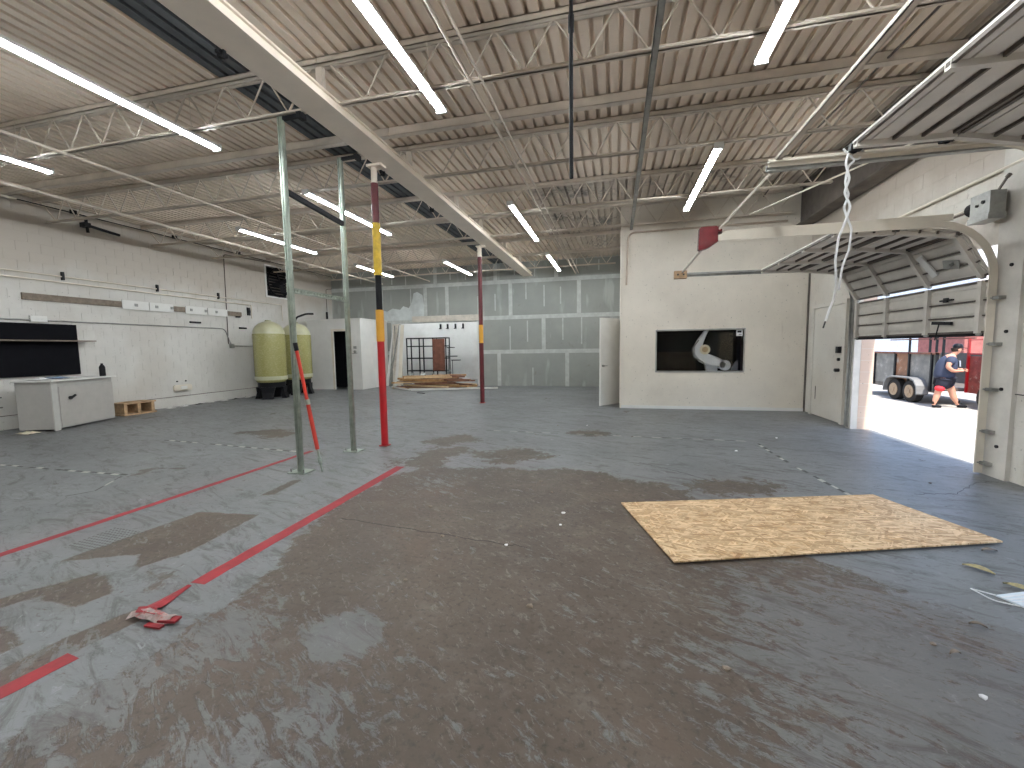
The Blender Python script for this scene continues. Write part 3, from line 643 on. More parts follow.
o = O('wall_lamp_bracket', lambda bm: (box(bm, (bx1 + .001, 15.5, 2.28), (bx1 + .08, 15.75, 2.42)), box(bm, (bx1 + .08, 15.58, 2.31), (bx1 + .12, 15.68, 2.38))), M_dark); tag(o, 'small black bracket on the booth side near its top', 'bracket')
o = O('roof_vent', lambda bm: tube(bm, [(-11.3, 14.9, 2.711), (-11.3, 14.9, 3.05)], .04, 10), M_blk); tag(o, 'short black pipe standing on the booth roof', 'pipe')
# leaning boards beside the opening
for i, (x0, x1, w_, lean, m_, l) in enumerate(((-9.22, -9.02, .10, .30, M_white, 'white sheet edge'), (-9.05, -8.98, .05, .36, M_galvd, 'grey steel stud'), (-8.80, -9.0, .06, .42, M_woodw, 'pale timber crossing the others'), (-8.92, -8.70, .05, .5, M_galvd, 'grey steel stud crossing right'), (-8.74, -8.60, .12, .26, M_white, 'broad white board'), (-8.58, -8.50, .14, .2, M_cream, 'rightmost broad cream board'))):
    o = O('leaning_board', lambda bm: bar(bm, (x0, YF - .16 - lean - .05 * i, .01), (x1, YF - .08 - .05 * i, 2.5), w_, .02, upv=(0, -1, 0)), m_); tag(o, l + ' leaning by the booth', 'board', 'boards leaning between booth and opening')
# rack in rear room
t = thing('steel_rack', 'dark empty steel shelf rack in the rear room behind the lumber pile', 'shelf', loc=(-9.75, 18.5, 0))
for i, x in enumerate((0, .65, 1.35, 2.0)):
    for y in (0, .45): O('upright', lambda bm: box(bm, (x, y, 0), (x + .045, y + .045, 2.05)), M_dark, t)
for z in (.45, 1.05, 1.62, 2.0): O('shelf_board', lambda bm: box(bm, (0, 0, z), (2.045, .5, z + .05)), M_dark, t)
lab(O('side_sheet', lambda bm: box(bm, (1.37, -.02, .5), (1.98, .0, 1.98)), M_rust, t), 'rust brown sheet at the right bay')
for z, y, w_ in ((1.55, 18.2, .3), (1.15, 18.0, .5), (.95, 18.7, .4)):
    o = O('wall_shelf', lambda bm: (box(bm, (-7.55, y, z), (-7.55 + w_, y + .25, z + .04)), tube(bm, [(-7.53, y + .12, 0), (-7.53, y + .12, z)], .015, 6)), M_dark)
    tag(o, 'small dark shelf stand at height %s right of the steel rack' % {1.55: 'of the top', 1.15: 'of the middle', .95: 'of the lower one'}[z], 'shelf', 'dark stands right of the rack')
for k, (x, y) in enumerate(((-8.6, 19.97), (-8.22, 19.97), (-7.8, 19.97), (-7.4, 19.97))):
    o = O('wall_hook', lambda bm: (box(bm, (x, y - .08, 2.5), (x + .06, y + .02, 2.75)), box(bm, (x - .02, y - .14, 2.5), (x + .08, y - .08, 2.54))), M_dark); tag(o, ('first', 'second', 'third', 'fourth')[k] + ' small black hook from the left, high on the rear room wall', 'hook', 'hooks on the rear room wall')
o = O('side_bench', lambda bm: (box(bm, (-5.75, 17.2, .95), (-5.22, 18.3, 1.0)), box(bm, (-5.7, 17.25, 0), (-5.65, 17.3, .95)), box(bm, (-5.7, 18.2, 0), (-5.65, 18.25, .95))), M_dark); tag(o, 'narrow dark shelf bench on the right side of the rear room', 'shelf')
rnd = random.Random(3)
for k in range(12):
    x = -9.4 + (k % 6) * .44; y = 17.1 + (k // 6) * .55
    crumple('scrap', (x, y, 0), .4, .35, .55, [M_dark, M_galvd, M_white][k % 3], ['black', 'grey', 'white'][k % 3] + ' scrap heaped on the floor in front of the steel rack', 'scrap', n=3, seed=20 + k)['group'] = ['black', 'grey', 'white'][k % 3] + ' scrap before the rack'
M_lum = [paint('lumber tan', (.42, .24, .10), .7, var=.3, scale=8), paint('lumber dark', (.20, .09, .05), .7, var=.3, scale=8), paint('lumber pale', (.60, .42, .24), .7, var=.2, scale=8)]
NM = ['tan', 'dark brown', 'pale']
LA = (.10, -.30, .34, -.12, .26)
for k in range(40):
    lv = k // 8; m = k % 8; a = LA[lv] + rnd.uniform(-.012, .012); sp = .20 - lv * .012
    cx = rnd.uniform(-7.5, -6.2); cy = 15.25 + (m - 3.5) * sp; L = rnd.uniform(.75, 1.25) - lv * .05
    d = Vector((math.cos(a), math.sin(a), 0)); z = .022 + lv * .105 + (k % 2) * .012
    o = O('lumber_plank', lambda bm: bar(bm, Vector((cx, cy, z)) - d * L, Vector((cx, cy, z)) + d * L, rnd.choice((.09, .12, .15)), .05 + .02 * (lv > 2)), M_lum[k % 3])
    tag(o, NM[k % 3] + ' plank in the low lumber pile at the opening', 'plank', NM[k % 3] + ' planks of the lumber pile')
for k, (p, q_, l) in enumerate((((-7.1, 13.75, .03), (-4.2, 14.85, .03), 'longest white metal stud lying in front of the lumber pile'), ((-7.4, 14.15, .03), (-6.0, 14.5, .03), 'white metal stud just behind the longest one on the floor'), ((-8.6, 15.0, .03), (-7.2, 13.85, .03), 'white metal stud pointing toward the booth'), ((-6.9, 14.2, .03), (-4.5, 14.9, .03), 'rearmost white metal stud on the floor'), ((-6.6, 13.2, .02), (-6.25, 13.05, .02), 'short dark rod on the floor in front of the white studs'))):
    o = O('metal_stud', lambda bm: (bar(bm, p, q_, .07, .006), bar(bm, Vector(p) + Vector((0, .033, .02)), Vector(q_) + Vector((0, .033, .02)), .005, .04), bar(bm, Vector(p) + Vector((0, -.033, .02)), Vector(q_) + Vector((0, -.033, .02)), .005, .04)) if k < 4 else tube(bm, [p, q_], .012, 6), M_white if k < 4 else M_dark); tag(o, l, 'stud' if k < 4 else 'rod')

# ------------------------------------------------------------------ galvanized frame and prop
t = thing('strut_frame', 'tall galvanized two post strut frame standing beside the red column', 'frame')
for y, w_ in ((4.37, .064), (5.46, .060)):
    def post(bm):
        h_ = w_ / 2; x = -3.80
        box(bm, (x - h_, y - .022, 0.012), (x + h_, y - .016, 4.21)); box(bm, (x - h_, y + .016, .012), (x + h_, y + .022, 4.21))
        for e in (-h_, -.006, h_ - .012): box(bm, (x + e, y - .016, .012), (x + e + .012, y + .016, 4.21))
        for s in (-1, 1): box(bm, (x + s * h_ * .5 - .008, y - .034, .012), (x + s * h_ * .5 + .008, y - .022, 4.21))
    O('post', post, M_galv, t)
    O('foot_plate', lambda bm: box(bm, (-3.92, y - .10, .001), (-3.68, y + .10, .012)), M_galv, t)
    for a in (-.09, .09): O('anchor_bolt', lambda bm: tube(bm, [(-3.80 + a, y - .06, .012), (-3.80 + a, y - .06, .05)], .01, 6), M_galvd, t)
    O('top_arm', lambda bm: (bar(bm, (-3.83, y, 4.19), (-3.50, y + .02, 4.21), .04, .04), box(bm, (-3.56, y - .04, 4.16), (-3.50, y + .06, 4.225))), M_dark, t)
lab(O('crossbar', lambda bm: bar(bm, (-3.79, 4.4, 3.38), (-3.79, 5.44, 3.30), .04, .06), M_dark, t), 'upper black crossbar')
def perf(bm):
    bar(bm, (-3.79, 4.39, 2.255), (-3.79, 5.45, 2.255), .04, .012); bar(bm, (-3.79, 4.39, 2.205), (-3.79, 5.45, 2.205), .04, .012)
    for k in range(18): box(bm, (-3.808, 4.41 + k * .058, 2.208), (-3.772, 4.435 + k * .058, 2.252))
lab(O('crossbar', perf, M_galv, t), 'lower slotted galvanized crossbar')
t = thing('extension_pole', 'red extension pole leaning on the nearer galvanized post', 'pole')
a_, b_ = Vector((-3.72, 4.30, 1.60)), Vector((-3.52, 4.40, .01)); d_ = b_ - a_
O('upper_tube', lambda bm: tube(bm, [a_ + d_ * .06, a_ + d_ * .45], .020, 10), M_orange, t)
O('lower_tube', lambda bm: tube(bm, [a_ + d_ * .44, a_ + d_ * .82], .024, 10), M_orange, t)
O('locking_collar', lambda bm: tube(bm, [a_ + d_ * .43, a_ + d_ * .47], .03, 10), M_galv, t)
lab(O('metal_tip', lambda bm: tube(bm, [a_ + d_ * .82, a_ + d_ * .88, a_ + d_ * .89, a_ + d_ * .93, a_ + d_ * .94, b_], [.016, .016, .024, .024, .012, .010], 10), M_galv, t), 'bare metal lower end')
lab(O('handle_grip', lambda bm: tube(bm, [a_, a_ + d_ * .06], .026, 10), M_dark, t), 'black end grip')

# ------------------------------------------------------------------ centre wall: door leaf, window, conduit
dl = struct(O('door_1', lambda bm: bar(bm, (.12, 11.47, 1.115), (-.38, 10.82, 1.115), .04, 2.21), M_white))
hx = Vector((-.38, 10.82, 0)); dv = (Vector((.12, 11.47, 0)) - hx).normalized(); nv = Vector((-dv.y, dv.x, 0)); nv = nv if nv.y < 0 else -nv
O('door_handle', lambda bm: (tube(bm, [hx + dv * .07 + nv * .02 + Vector((0, 0, 1.02)), hx + dv * .07 + nv * .08 + Vector((0, 0, 1.02))], .025, 10), tube(bm, [hx + dv * .07 + nv * .08 + Vector((0, 0, 1.02)), hx + dv * .19 + nv * .08 + Vector((0, 0, 1.02))], .012, 8)), M_galvd, dl)
pipe('wall_conduit', [(3.6, YC - .05, 4.16), (.27, YC - .05, 4.16), (.24, YC - .05, 2.95)], .022, paint('tan conduit', (.45, .36, .28), .6), 'tan conduit across the top of the white wall bending down at its left end', 'conduit', bendr=.18)
win = struct(O('window_1', lambda bm: (box(bm, (.92, YC - .02, .87), (2.85, YC + .2, .90)), box(bm, (.92, YC - .02, 1.845), (2.85, YC + .2, 1.875)), box(bm, (.92, YC - .02, .90), (.95, YC + .2, 1.845)), box(bm, (2.82, YC - .02, .90), (2.85, YC + .2, 1.845))), M_galvd))
O('pane', lambda bm: box(bm, (.95, YC + .02, .90), (2.82, YC + .026, 1.845)), M_glass, win)
O('backing', lambda bm: (box(bm, (.90, YC + .75, .80), (2.90, YC + .78, 2.0)), box(bm, (.90, YC + .21, .80), (.93, YC + .75, 2.0)), box(bm, (2.87, YC + .21, .80), (2.9, YC + .75, 2.0)), box(bm, (.93, YC + .21, 1.97), (2.87, YC + .75, 2.0)), box(bm, (.93, YC + .21, .80), (2.87, YC + .75, .83))), M_blk, win)  # black box added behind the glass in place of the dark room
lab(O('brown_reflection', lambda bm: box(bm, (.94, YC + .70, .84), (1.95, YC + .74, 1.34)), paint('painted room reflection', (.06, .048, .04), .7, var=.4), win), 'dim brown reflection of the hall painted behind the glass')  # brown panel imitating the hall's reflection in the glass
o = O('sticker', lambda bm: (box(bm, (2.67, YC + .012, 1.70), (2.80, YC + .0195, 1.84))), M_paper, win); lab(o, 'small white label in the upper right corner')
o = O('sticker_print', lambda bm: (box(bm, (2.69, YC + .010, 1.775), (2.775, YC + .012, 1.82)), box(bm, (2.72, YC + .010, 1.73), (2.78, YC + .012, 1.745))), M_blk, win)
t = thing('display_arm', 'white curved swing arm with a round cream disc behind the dark window', 'machine', loc=(0, YC + .04, 0))
def arm(bm):
    pts = [(2.07, 1.86, .035), (2.0, 1.74, .05), (1.93, 1.60, .07), (1.87, 1.45, .09), (1.88, 1.32, .11), (1.98, 1.22, .12), (2.12, 1.15, .13), (2.28, 1.10, .115), (2.40, 1.05, .10), (2.46, 1.02, .095)]
    A = []; 
    for i, (x, z, r) in enumerate(pts):
        x0, z0, _ = pts[max(0, i - 1)]; x1, z1, _ = pts[min(len(pts) - 1, i + 1)]; d = Vector((x1 - x0, 0, z1 - z0)).normalized(); nn = Vector((-d.z, 0, d.x))
        A.append([bm.verts.new(Vector((x, y, z)) + nn * r * s) for s, y in ((-1, .04), (-.7, 0), (.7, 0), (1, .04), (1, .12), (-1, .12))])
    for a, b in zip(A, A[1:]):
        for k in range(6): bm.faces.new((a[k], a[(k + 1) % 6], b[(k + 1) % 6], b[k]))
    bm.faces.new(A[0][::-1]); bm.faces.new(A[-1])
O('curved_arm', arm, paint('glossy white shell', (.92, .92, .94), .3, var=.05), t, True)
O('foot', lambda bm: (tube(bm, [(2.46, 0, 1.03), (2.46, .12, 1.03)], .12, 24), box(bm, (2.06, .02, .88), (2.30, .12, 1.12))), paint('pale grey shell', (.55, .55, .58), .35, var=.05), t, True)
O('dark_edge_trim', lambda bm: tube(bm, bend([(1.88, .0, 1.62), (1.74, .0, 1.42), (1.78, 0, 1.22), (2.0, 0, 1.10), (2.05, 0, .92)], .06), .013, 6), M_galvd, t)
O('disc', lambda bm: tube(bm, [(2.02, -.005, 1.40), (2.02, .03, 1.40)], .115, 28), paint('cream disc', (.95, .85, .66), .4, var=.05), t, True)
O('disc_hub', lambda bm: tube(bm, [(2.02, -.010, 1.40), (2.02, -.004, 1.40)], .065, 24), paint('tan disc hub', (.66, .48, .28), .5), t, True)
o = O('side_fin', lambda bm: prism(bm, [(2.66, .90), (2.80, .90), (2.80, 1.14), (2.74, 1.10), (2.69, 1.0)], 0, .03), paint('grey fin', (.38, .38, .41), .4)); o.rotation_euler = (PI / 2, 0, 0); o.location = (0, YC + .35, 0); tag(o, 'small grey fin at the lower right corner behind the window', 'machine')
ph = struct(O('trim_4', lambda bm: (box(bm, (3.26, YC - .013, 1.50), (3.60, YC - .004, 1.51)), box(bm, (3.26, YC - .013, 2.01), (3.60, YC - .004, 2.02)), box(bm, (3.26, YC - .013, 1.51), (3.268, YC - .004, 2.01)), box(bm, (3.592, YC - .013, 1.51), (3.60, YC - .004, 2.01)), box(bm, (3.27, YC - .010, 1.512), (3.59, YC - .0058, 2.008))), M_wc))
struct(O('baseboard_center', lambda bm: box(bm, (.14, YC - .02, 0), (4.08, YC - .006, .07)), M_white))
struct(O('trim_5', lambda bm: box(bm, (4.06, YC - .03, 0), (4.09, YC - .008, 3.6)), M_darkbeam))

# ------------------------------------------------------------------ right wall: man door, jambs
dm = struct(O('door_2', lambda bm: box(bm, (4.055, DM[0], .02), (4.098, DM[1], 2.22)), M_wr))
O('door_frame', lambda bm: (box(bm, (4.035, DM[0] - .08, 0), (4.10, DM[0], 2.30)), box(bm, (4.035, DM[1], 0), (4.10, DM[1] + .08, 2.30)), box(bm, (4.035, DM[0], 2.225), (4.10, DM[1], 2.30))), M_wr, dm)
O('door_knob', lambda bm: (tube(bm, [(4.054, 9.10, 1.0), (3.98, 9.10, 1.0)], .032, 10), tube(bm, [(4.054, 9.10, 1.2), (4.02, 9.10, 1.2)], .03, 10)), M_dark, dm)
O('door_closer', lambda bm: box(bm, (3.99, 9.04, 1.32), (4.054, 9.12, 1.44)), M_dark, dm)
O('kick_mark', lambda bm: box(bm, (4.048, 10.0, .35), (4.0545, 10.02, .62)), M_darkbeam, dm)
M_jamb = paint('jamb timber', (.58, .55, .50), .65, var=.12, scale=4, dirt=(.25, .2, .16), dirt_at=.66)
struct(O('trim_6', lambda bm: box(bm, (4.055, 5.54, 0), (4.10, 5.86, 3.70)), M_jamb))
struct(O('trim_7', lambda bm: box(bm, (4.0, 8.50, 0), (4.10, 8.66, 2.9)), M_jamb))
struct(O('trim_8', lambda bm: box(bm, (4.06, 5.86, 2.56), (4.10, 8.5, 2.98)), M_woodw))
struct(O('trim_9', lambda bm: box(bm, (3.97, 5.08, 0), (4.10, 5.20, 3.6)), M_jamb))
for k, z in enumerate((.35, .98, 1.6, 2.3)):
    o = O('jamb_bolt', lambda bm: tube(bm, [(4.055, 5.66, z), (4.04, 5.66, z)], .018, 8), M_dark); tag(o, 'dark bolt head in the timber post by the open door, %s' % ('lowest', 'second from below', 'third from below', 'topmost')[k], 'bolt', 'bolt heads of the timber post')
pipe('wall_pipe', [(4.06, 5.2, 3.36), (4.06, 7.95, 3.33)], .018, M_cream, 'cream pipe on the right wall above the torsion box')
pipe('wall_pipe', [(4.05, 5.86, 3.06), (4.05, 8.6, 3.02)], .012, M_cream, 'thin lower pipe on the right wall just above the rolled door')
o = O('wall_anchor', lambda bm: (box(bm, (4.05, 5.25, .92), (4.09, 5.36, .97)), tube(bm, [(4.07, 5.36, .94), (4.07, 5.52, .94)], .006, 5)), M_dark); tag(o, 'small black anchor on the right wall at the picture edge', 'bracket')
def joints(bm):
    pass
# ------------------------------------------------------------------ sectional doors
def sweep_xz(bm, path, y, w_, h_, mi=0, flip=1):
    path = [Vector((x, 0, z)) for x, z in path]; rings = []
    for i, p in enumerate(path):
        d = (path[min(i + 1, len(path) - 1)] - path[max(0, i - 1)]).normalized(); nn = Vector((-d.z, 0, d.x)) * flip
        rings.append([bm.verts.new(p + nn * a + Vector((0, y + b, 0))) for a, b in ((-h_ / 2, -w_ / 2), (h_ / 2, -w_ / 2), (h_ / 2, w_ / 2), (-h_ / 2, w_ / 2))])
    for a, b in zip(rings, rings[1:]):
        for k in range(4): bm.faces.new((a[k], a[(k + 1) % 4], b[(k + 1) % 4], b[k]))
    bm.faces.new(rings[0][::-1]); bm.faces.new(rings[-1])
def section(parent, p, q_, y0, y1, stiles, ribs, mat, rib_label=None):
    """one door section between path points p (lower/outer) and q; inside face toward the room / floor"""
    p3, q3 = Vector((p[0], 0, p[1])), Vector((q_[0], 0, q_[1])); d = (q3 - p3); L = d.length; d.normalize(); nn = Vector((-d.z, 0, d.x))   # inward
    if nn.x > 0 and abs(d.z) > .5: nn = -nn
    if abs(d.z) <= .5 and nn.z > 0: nn = -nn
    W = y1 - y0
    def P3(u, v, w_): return p3 + d * v + nn * w_ + Vector((0, u, 0))
    def pb(bm, u0, u1, v0, v1, w0, w1):
        vs = [bm.verts.new(P3(u, v, w_)) for u in (u0, u1) for v in (v0, v1) for w_ in (w0, w1)]
        for f in ((0, 1, 3, 2), (4, 6, 7, 5), (0, 4, 5, 1), (2, 3, 7, 6), (0, 2, 6, 4), (1, 5, 7, 3)): bm.faces.new([vs[i] for i in f])
    s = O('door_section', lambda bm: pb(bm, y0, y1, .012, L - .012, -.02, 0), mat, parent)
    for (v0, v1, dp) in ribs: O('rib', lambda bm: pb(bm, y0 + .01, y1 - .01, v0 * L, v1 * L, 0, dp), M_darkbeam if dp > .02 else mat, s)  # deep ribs coloured dark to paint in the shadow lines of the section
    for u in stiles: O('stile', lambda bm: (pb(bm, u - .03, u + .03, .01, L - .01, .036, .06), pb(bm, u - .03, u - .025, .01, L - .01, 0, .036), pb(bm, u + .025, u + .03, .01, L - .01, 0, .036)), M_door, s)
    return s, P3
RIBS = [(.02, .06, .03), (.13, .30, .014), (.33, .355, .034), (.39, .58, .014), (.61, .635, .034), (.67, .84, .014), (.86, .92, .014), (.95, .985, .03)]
t = thing('overhead_door', 'half open sectional overhead door rolled inward over the bright opening', 'garage door')
yA, yB = 5.86, 8.54
pth = [(4.03, 1.58), (4.03, 2.19), (3.74, 2.72), (3.13, 2.80), (2.50, 2.815)]
for i, (p, q_) in enumerate(zip(pth, pth[1:])):
    g_ = .012 if i == 1 else 0
    pp = (p[0], p[1] + (.035 if i == 1 else 0))
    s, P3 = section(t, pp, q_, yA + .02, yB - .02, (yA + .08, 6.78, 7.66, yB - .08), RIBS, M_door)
    for u in (yA + .08, 6.78, 7.66, yB - .08): O('hinge', lambda bm: tube(bm, [P3(u - .03, 0, .03), P3(u + .03, 0, .03)], .014, 6), M_galvd, s)
    if i == 0:
        O('bottom_seal', lambda bm: box(bm, (4.02, yA + .03, 1.555), (4.05, yB - .03, 1.592)), M_blk, s)
        O('lock_handle', lambda bm: (bar(bm, (3.98, 6.32, 1.72), (3.97, 6.62, 1.74), .03, .04), tube(bm, [(3.965, 6.5, 1.73), (3.96, 6.55, 1.52)], .008, 6)), M_dark, s)
        O('slide_bolt', lambda bm: (box(bm, (3.98, 6.35, 2.0), (4.01, 6.55, 2.02)), box(bm, (3.975, 6.42, 1.985), (4.0, 6.48, 2.04))), M_dark, s)
    if i == 1:
        lab(O('mounting_plate', lambda bm: (bar(bm, P3(6.55, .14, .04), P3(6.62, .44, .04), .10, .02, upv=(1, 0, .3)),), M_white, s), 'white mounting plate')
        O('keyhole_plate', lambda bm: (bar(bm, P3(6.12, .22, .035), P3(6.34, .26, .035), .10, .012, upv=(1, 0, .3)), tube(bm, [P3(6.2, .24, .03), P3(6.2, .24, .08)], .02, 8)), M_galvd, s)
def track_path(x_w, z_c, r, x_end, z_bot=.02, z_h=None):
    pts = [(x_w, z_bot), (x_w, z_c)]
    for k in range(1, 11):
        a = k / 10 * PI / 2; pts.append((x_w - r + r * math.cos(a), z_c + r * math.sin(a)))
    pts.append((x_end, z_c + r + .02)); return pts
for y, l in ((5.82, 'near'), (8.58, 'far')):
    tp = track_path(3.99, 2.22, .58, 1.22)
    tr = O('track', lambda bm: (sweep_xz(bm, tp, y + (.03 if y > 7 else -.03), .012, .075), sweep_xz(bm, [(x + (.03 if False else 0), z) for x, z in tp], y, .05, .012)), M_cream if y < 7 else M_galvd, t)
    for z in (.12, .48, .95, 1.45, 1.95):
        O('track_bracket', lambda bm: (box(bm, (3.99, min(y, y + (.12 if y > 7 else -.12)), z), (4.055, max(y, y + (.12 if y > 7 else -.12)), z + .035)), tube(bm, [(4.0, y + (.03 if y > 7 else -.03), z + .018), (3.97, y + (.03 if y > 7 else -.03), z + .018)], .012, 6)), M_galvd, t)
def beamtrk(bm): box(bm, (1.22, 5.80, 2.835), (3.6, 5.86, 2.90))
O('track_rail', beamtrk, M_cream, t)
t2 = thing('torsion_box', 'grey box with drum on the right wall above the near door track', 'box')
O('box_body', lambda bm: (box(bm, (3.86, 5.72, 2.86), (4.0, 5.98, 3.10)), box(bm, (3.84, 5.70, 2.80), (4.0, 5.98, 2.86))), M_galvd, t2)
O('drum', lambda bm: tube(bm, [(3.93, 5.98, 2.98), (3.93, 6.06, 2.98)], .075, 16), M_dark, t2)
O('bolt', lambda bm: (tube(bm, [(3.86, 5.80, 3.0), (3.845, 5.80, 3.0)], .018, 8), tube(bm, [(3.86, 5.88, 2.98), (3.845, 5.88, 2.98)], .014, 8)), M_dark, t2)
O('shaft', lambda bm: tube(bm, [(3.93, 6.06, 2.98), (3.93, 8.62, 2.98)], .014, 8), M_darkbeam, t2)
O('side_lever', lambda bm: (bar(bm, (3.93, 5.72, 3.10), (3.93, 5.62, 3.20), .015, .02), tube(bm, [(3.93, 5.63, 3.19), (3.93, 5.60, 3.21)], .02, 6)), M_darkbeam, t2)
# spreader and red bracket at the track ends
pipe('spreader_pipe', [(1.20, 8.62, 2.86), (1.19, 5.86, 2.88), (1.63, 5.34, 3.36)], .016, M_cream, 'cream pipe tying the ends of the lower door tracks to the upper one')
def redb(bm):
    P_ = [(-.11, .13), (.10, .13), (.16, .07), (.16, -.02), (-.0, -.13), (-.12, -.16)]
    A = [bm.verts.new((x, -.06, z)) for x, z in P_]; B = [bm.verts.new((x, .06, z)) for x, z in P_]
    bm.faces.new(A[::-1]); bm.faces.new(B)
    for i in range(6): bm.faces.new((A[i], A[(i + 1) % 6], B[(i + 1) % 6], B[i]))
    bmesh.ops.bevel(bm, geom=list(bm.edges), offset=.015, segments=2, affect='EDGES')
t = thing('red_bracket', 'dark red plastic bag like cover at the end of the near door track', 'cover', loc=(1.12, 5.86, 2.84))
O('cover_shell', redb, paint('dark red plastic', (.15, .006, .010), .25, var=.3, scale=8), t, True)
O('end_plug', lambda bm: tube(bm, [(.14, -.01, .03), (.24, -.01, .03)], .045, 10), M_rust, t)
t = thing('track_end_block', 'tan wooden block at the end of the far door track', 'block', loc=(1.17, 8.58, 2.82))
O('block_body', lambda bm: box(bm, (-.11, -.05, -.07), (.11, .05, .07)), M_wood, t)
for s in (-.05, .05): O('bolt', lambda bm: tube(bm, [(s, -.051, 0), (s, -.065, 0)], .018, 8), M_dark, t)
# second door
t = thing('overhead_door', 'second sectional overhead door stowed high at the upper right picture edge', 'garage door')
pth = [(4.03, 1.95), (4.03, 2.70), (3.78, 3.27), (3.06, 3.44), (2.24, 3.455)]
for i, (p, q_) in enumerate(zip(pth, pth[1:])):
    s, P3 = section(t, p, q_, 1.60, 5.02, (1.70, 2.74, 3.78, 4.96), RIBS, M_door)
    for u in (1.70, 2.74, 3.78, 4.96): O('hinge', lambda bm: tube(bm, [P3(u - .03, 0, .03), P3(u + .03, 0, .03)], .014, 6), M_galvd, s)
for y in (5.12, 1.50):
    tp = track_path(4.02, 2.80, .58, 1.55)
    sg = .03 if y > 3 else -.03
    O('track', lambda bm: (sweep_xz(bm, tp, y + sg, .012, .08), sweep_xz(bm, tp, y, .05, .012)), M_cream, t)
    O('track_angle', lambda bm: (box(bm, (1.55, y + sg * 3, 3.33), (3.9, y + sg * 3.3, 3.40)), box(bm, (1.55, min(y + sg, y + sg * 3.3), 3.325), (3.9, max(y + sg, y + sg * 3.3), 3.335))), M_galvd, t)
    for x in (2.30, 3.06): O('roller', lambda bm: (tube(bm, [(x, y - sg * 1.5, 3.42), (x, y + sg, 3.42)], .035, 12), box(bm, (x - .05, min(y - sg * 3, y - sg), 3.40), (x + .05, max(y - sg * 3, y - sg), 3.47))), M_dark, t)
o = O('door_strut', lambda bm: (box(bm, (1.62, 1.4, 3.42), (1.67, 5.36, 3.43)), box(bm, (1.62, 1.4, 3.42), (1.627, 5.36, 3.46)), box(bm, (1.663, 1.4, 3.42), (1.67, 5.36, 3.46))), M_steel); tag(o, 'pale strut tying the ends of the upper door tracks', 'strut')
t = thing('pull_cord', 'frayed white rope dangling from the upper door track', 'rope')
cp = [(2.24, 5.16, 3.47), (2.26, 5.12, 3.40), (2.33, 5.12, 3.33), (2.27, 5.12, 3.28), (2.25, 5.12, 3.12), (2.29, 5.12, 3.0), (2.25, 5.12, 2.88), (2.29, 5.12, 2.76)]
O('rope_strand', lambda bm: tube(bm, bend(cp + [(2.33, 5.12, 2.66), (2.32, 5.13, 2.45), (2.27, 5.13, 2.3), (2.25, 5.14, 2.05)], .03), .011, 6), M_paper, t, True)
O('rope_strand', lambda bm: tube(bm, bend([(2.26, 5.10, 3.42), (2.24, 5.10, 3.30), (2.28, 5.10, 3.15), (2.24, 5.10, 3.02), (2.30, 5.10, 2.88), (2.27, 5.10, 2.76), (2.21, 5.10, 2.58), (2.19, 5.10, 2.36), (2.21, 5.1, 2.1), (2.19, 5.1, 1.95), (2.15, 5.1, 1.82), (2.13, 5.1, 1.73)], .03), .012, 6), M_paper, t, True)
O('rope_knot', lambda bm: tube(bm, [(2.34 + .05 * math.cos(a), 5.12, 3.40 + .06 * math.sin(a)) for a in np.linspace(0, 5.5, 14)], .01, 6), M_paper, t, True)
lab(O('frayed_end', lambda bm: tube(bm, [(2.13, 5.1, 1.74), (2.11, 5.1, 1.66)], .008, 5), M_dark, t), 'dark frayed end')

# ------------------------------------------------------------------ things on the floor
def sheet(name, corners, th, mat, label, cat, z=(0, 0, 0, 0)):
    bm = bmesh.new(); n = 10; g_ = []
    for i in range(n + 1):
        r_ = []
        for j in range(n + 1):
            u, v = i / n, j / n
            p = (Vector(corners[0]) * (1 - u) + Vector(corners[1]) * u) * (1 - v) + (Vector(corners[3]) * (1 - u) + Vector(corners[2]) * u) * v
            zz = (z[0] * (1 - u) + z[1] * u) * (1 - v) + (z[3] * (1 - u) + z[2] * u) * v
            r_.append(bm.verts.new((p.x, p.y, zz + .002)))
        g_.append(r_)
    for i in range(n):
        for j in range(n): bm.faces.new((g_[i][j], g_[i + 1][j], g_[i + 1][j + 1], g_[i][j + 1]))
    o = mesh_obj(name, bm, mat); md = o.modifiers.new('thickness', 'SOLIDIFY'); md.thickness = th; md.offset = 1 if o.data.polygons[0].normal.z > 0 else -1
    return tag(o, label, cat)
sheet('strand_board', [(.06, 4.03), (.40, 2.96), (2.79, 3.78), (2.46, 4.75)], .011, M_osb, 'large sheet of oriented strand board lying flat on the floor', 'board', (.010, .012, .012, .006))
def strip_tape(pts, wd, name, label, mat, z=.002, parts=None):
    bm = bmesh.new(); pts = [Vector((*p, 0)) for p in pts]; L = []
    rnd = random.Random(len(pts))
    dense = []
    for a, b in zip(pts, pts[1:]):
        n = max(1, int((b - a).length / .08)); dense += [a + (b - a) * k / n for k in range(n)]
    dense.append(pts[-1])
    for i, p in enumerate(dense):
        d = (dense[min(i + 1, len(dense) - 1)] - dense[max(0, i - 1)]).normalized(); s = Vector((-d.y, d.x, 0))
        L.append((bm.verts.new(p + s * (wd / 2 + rnd.uniform(-.004, .004)) + Vector((0, 0, z))), bm.verts.new(p - s * (wd / 2 + rnd.uniform(-.004, .004)) + Vector((0, 0, z)))))
    for a, b in zip(L, L[1:]): bm.faces.new((a[0], a[1], b[1], b[0]))
    o = mesh_obj(name, bm, mat); md = o.modifiers.new('thickness', 'SOLIDIFY'); md.thickness = .0012
    return o
tag(strip_tape([(-4.50, .6), (-4.50, 2.04), (-4.46, 3.4), (-4.43, 5.34)], .085, 'floor_tape', '', M_tape), 'left long red floor tape line running toward the galvanized frame', 'tape')
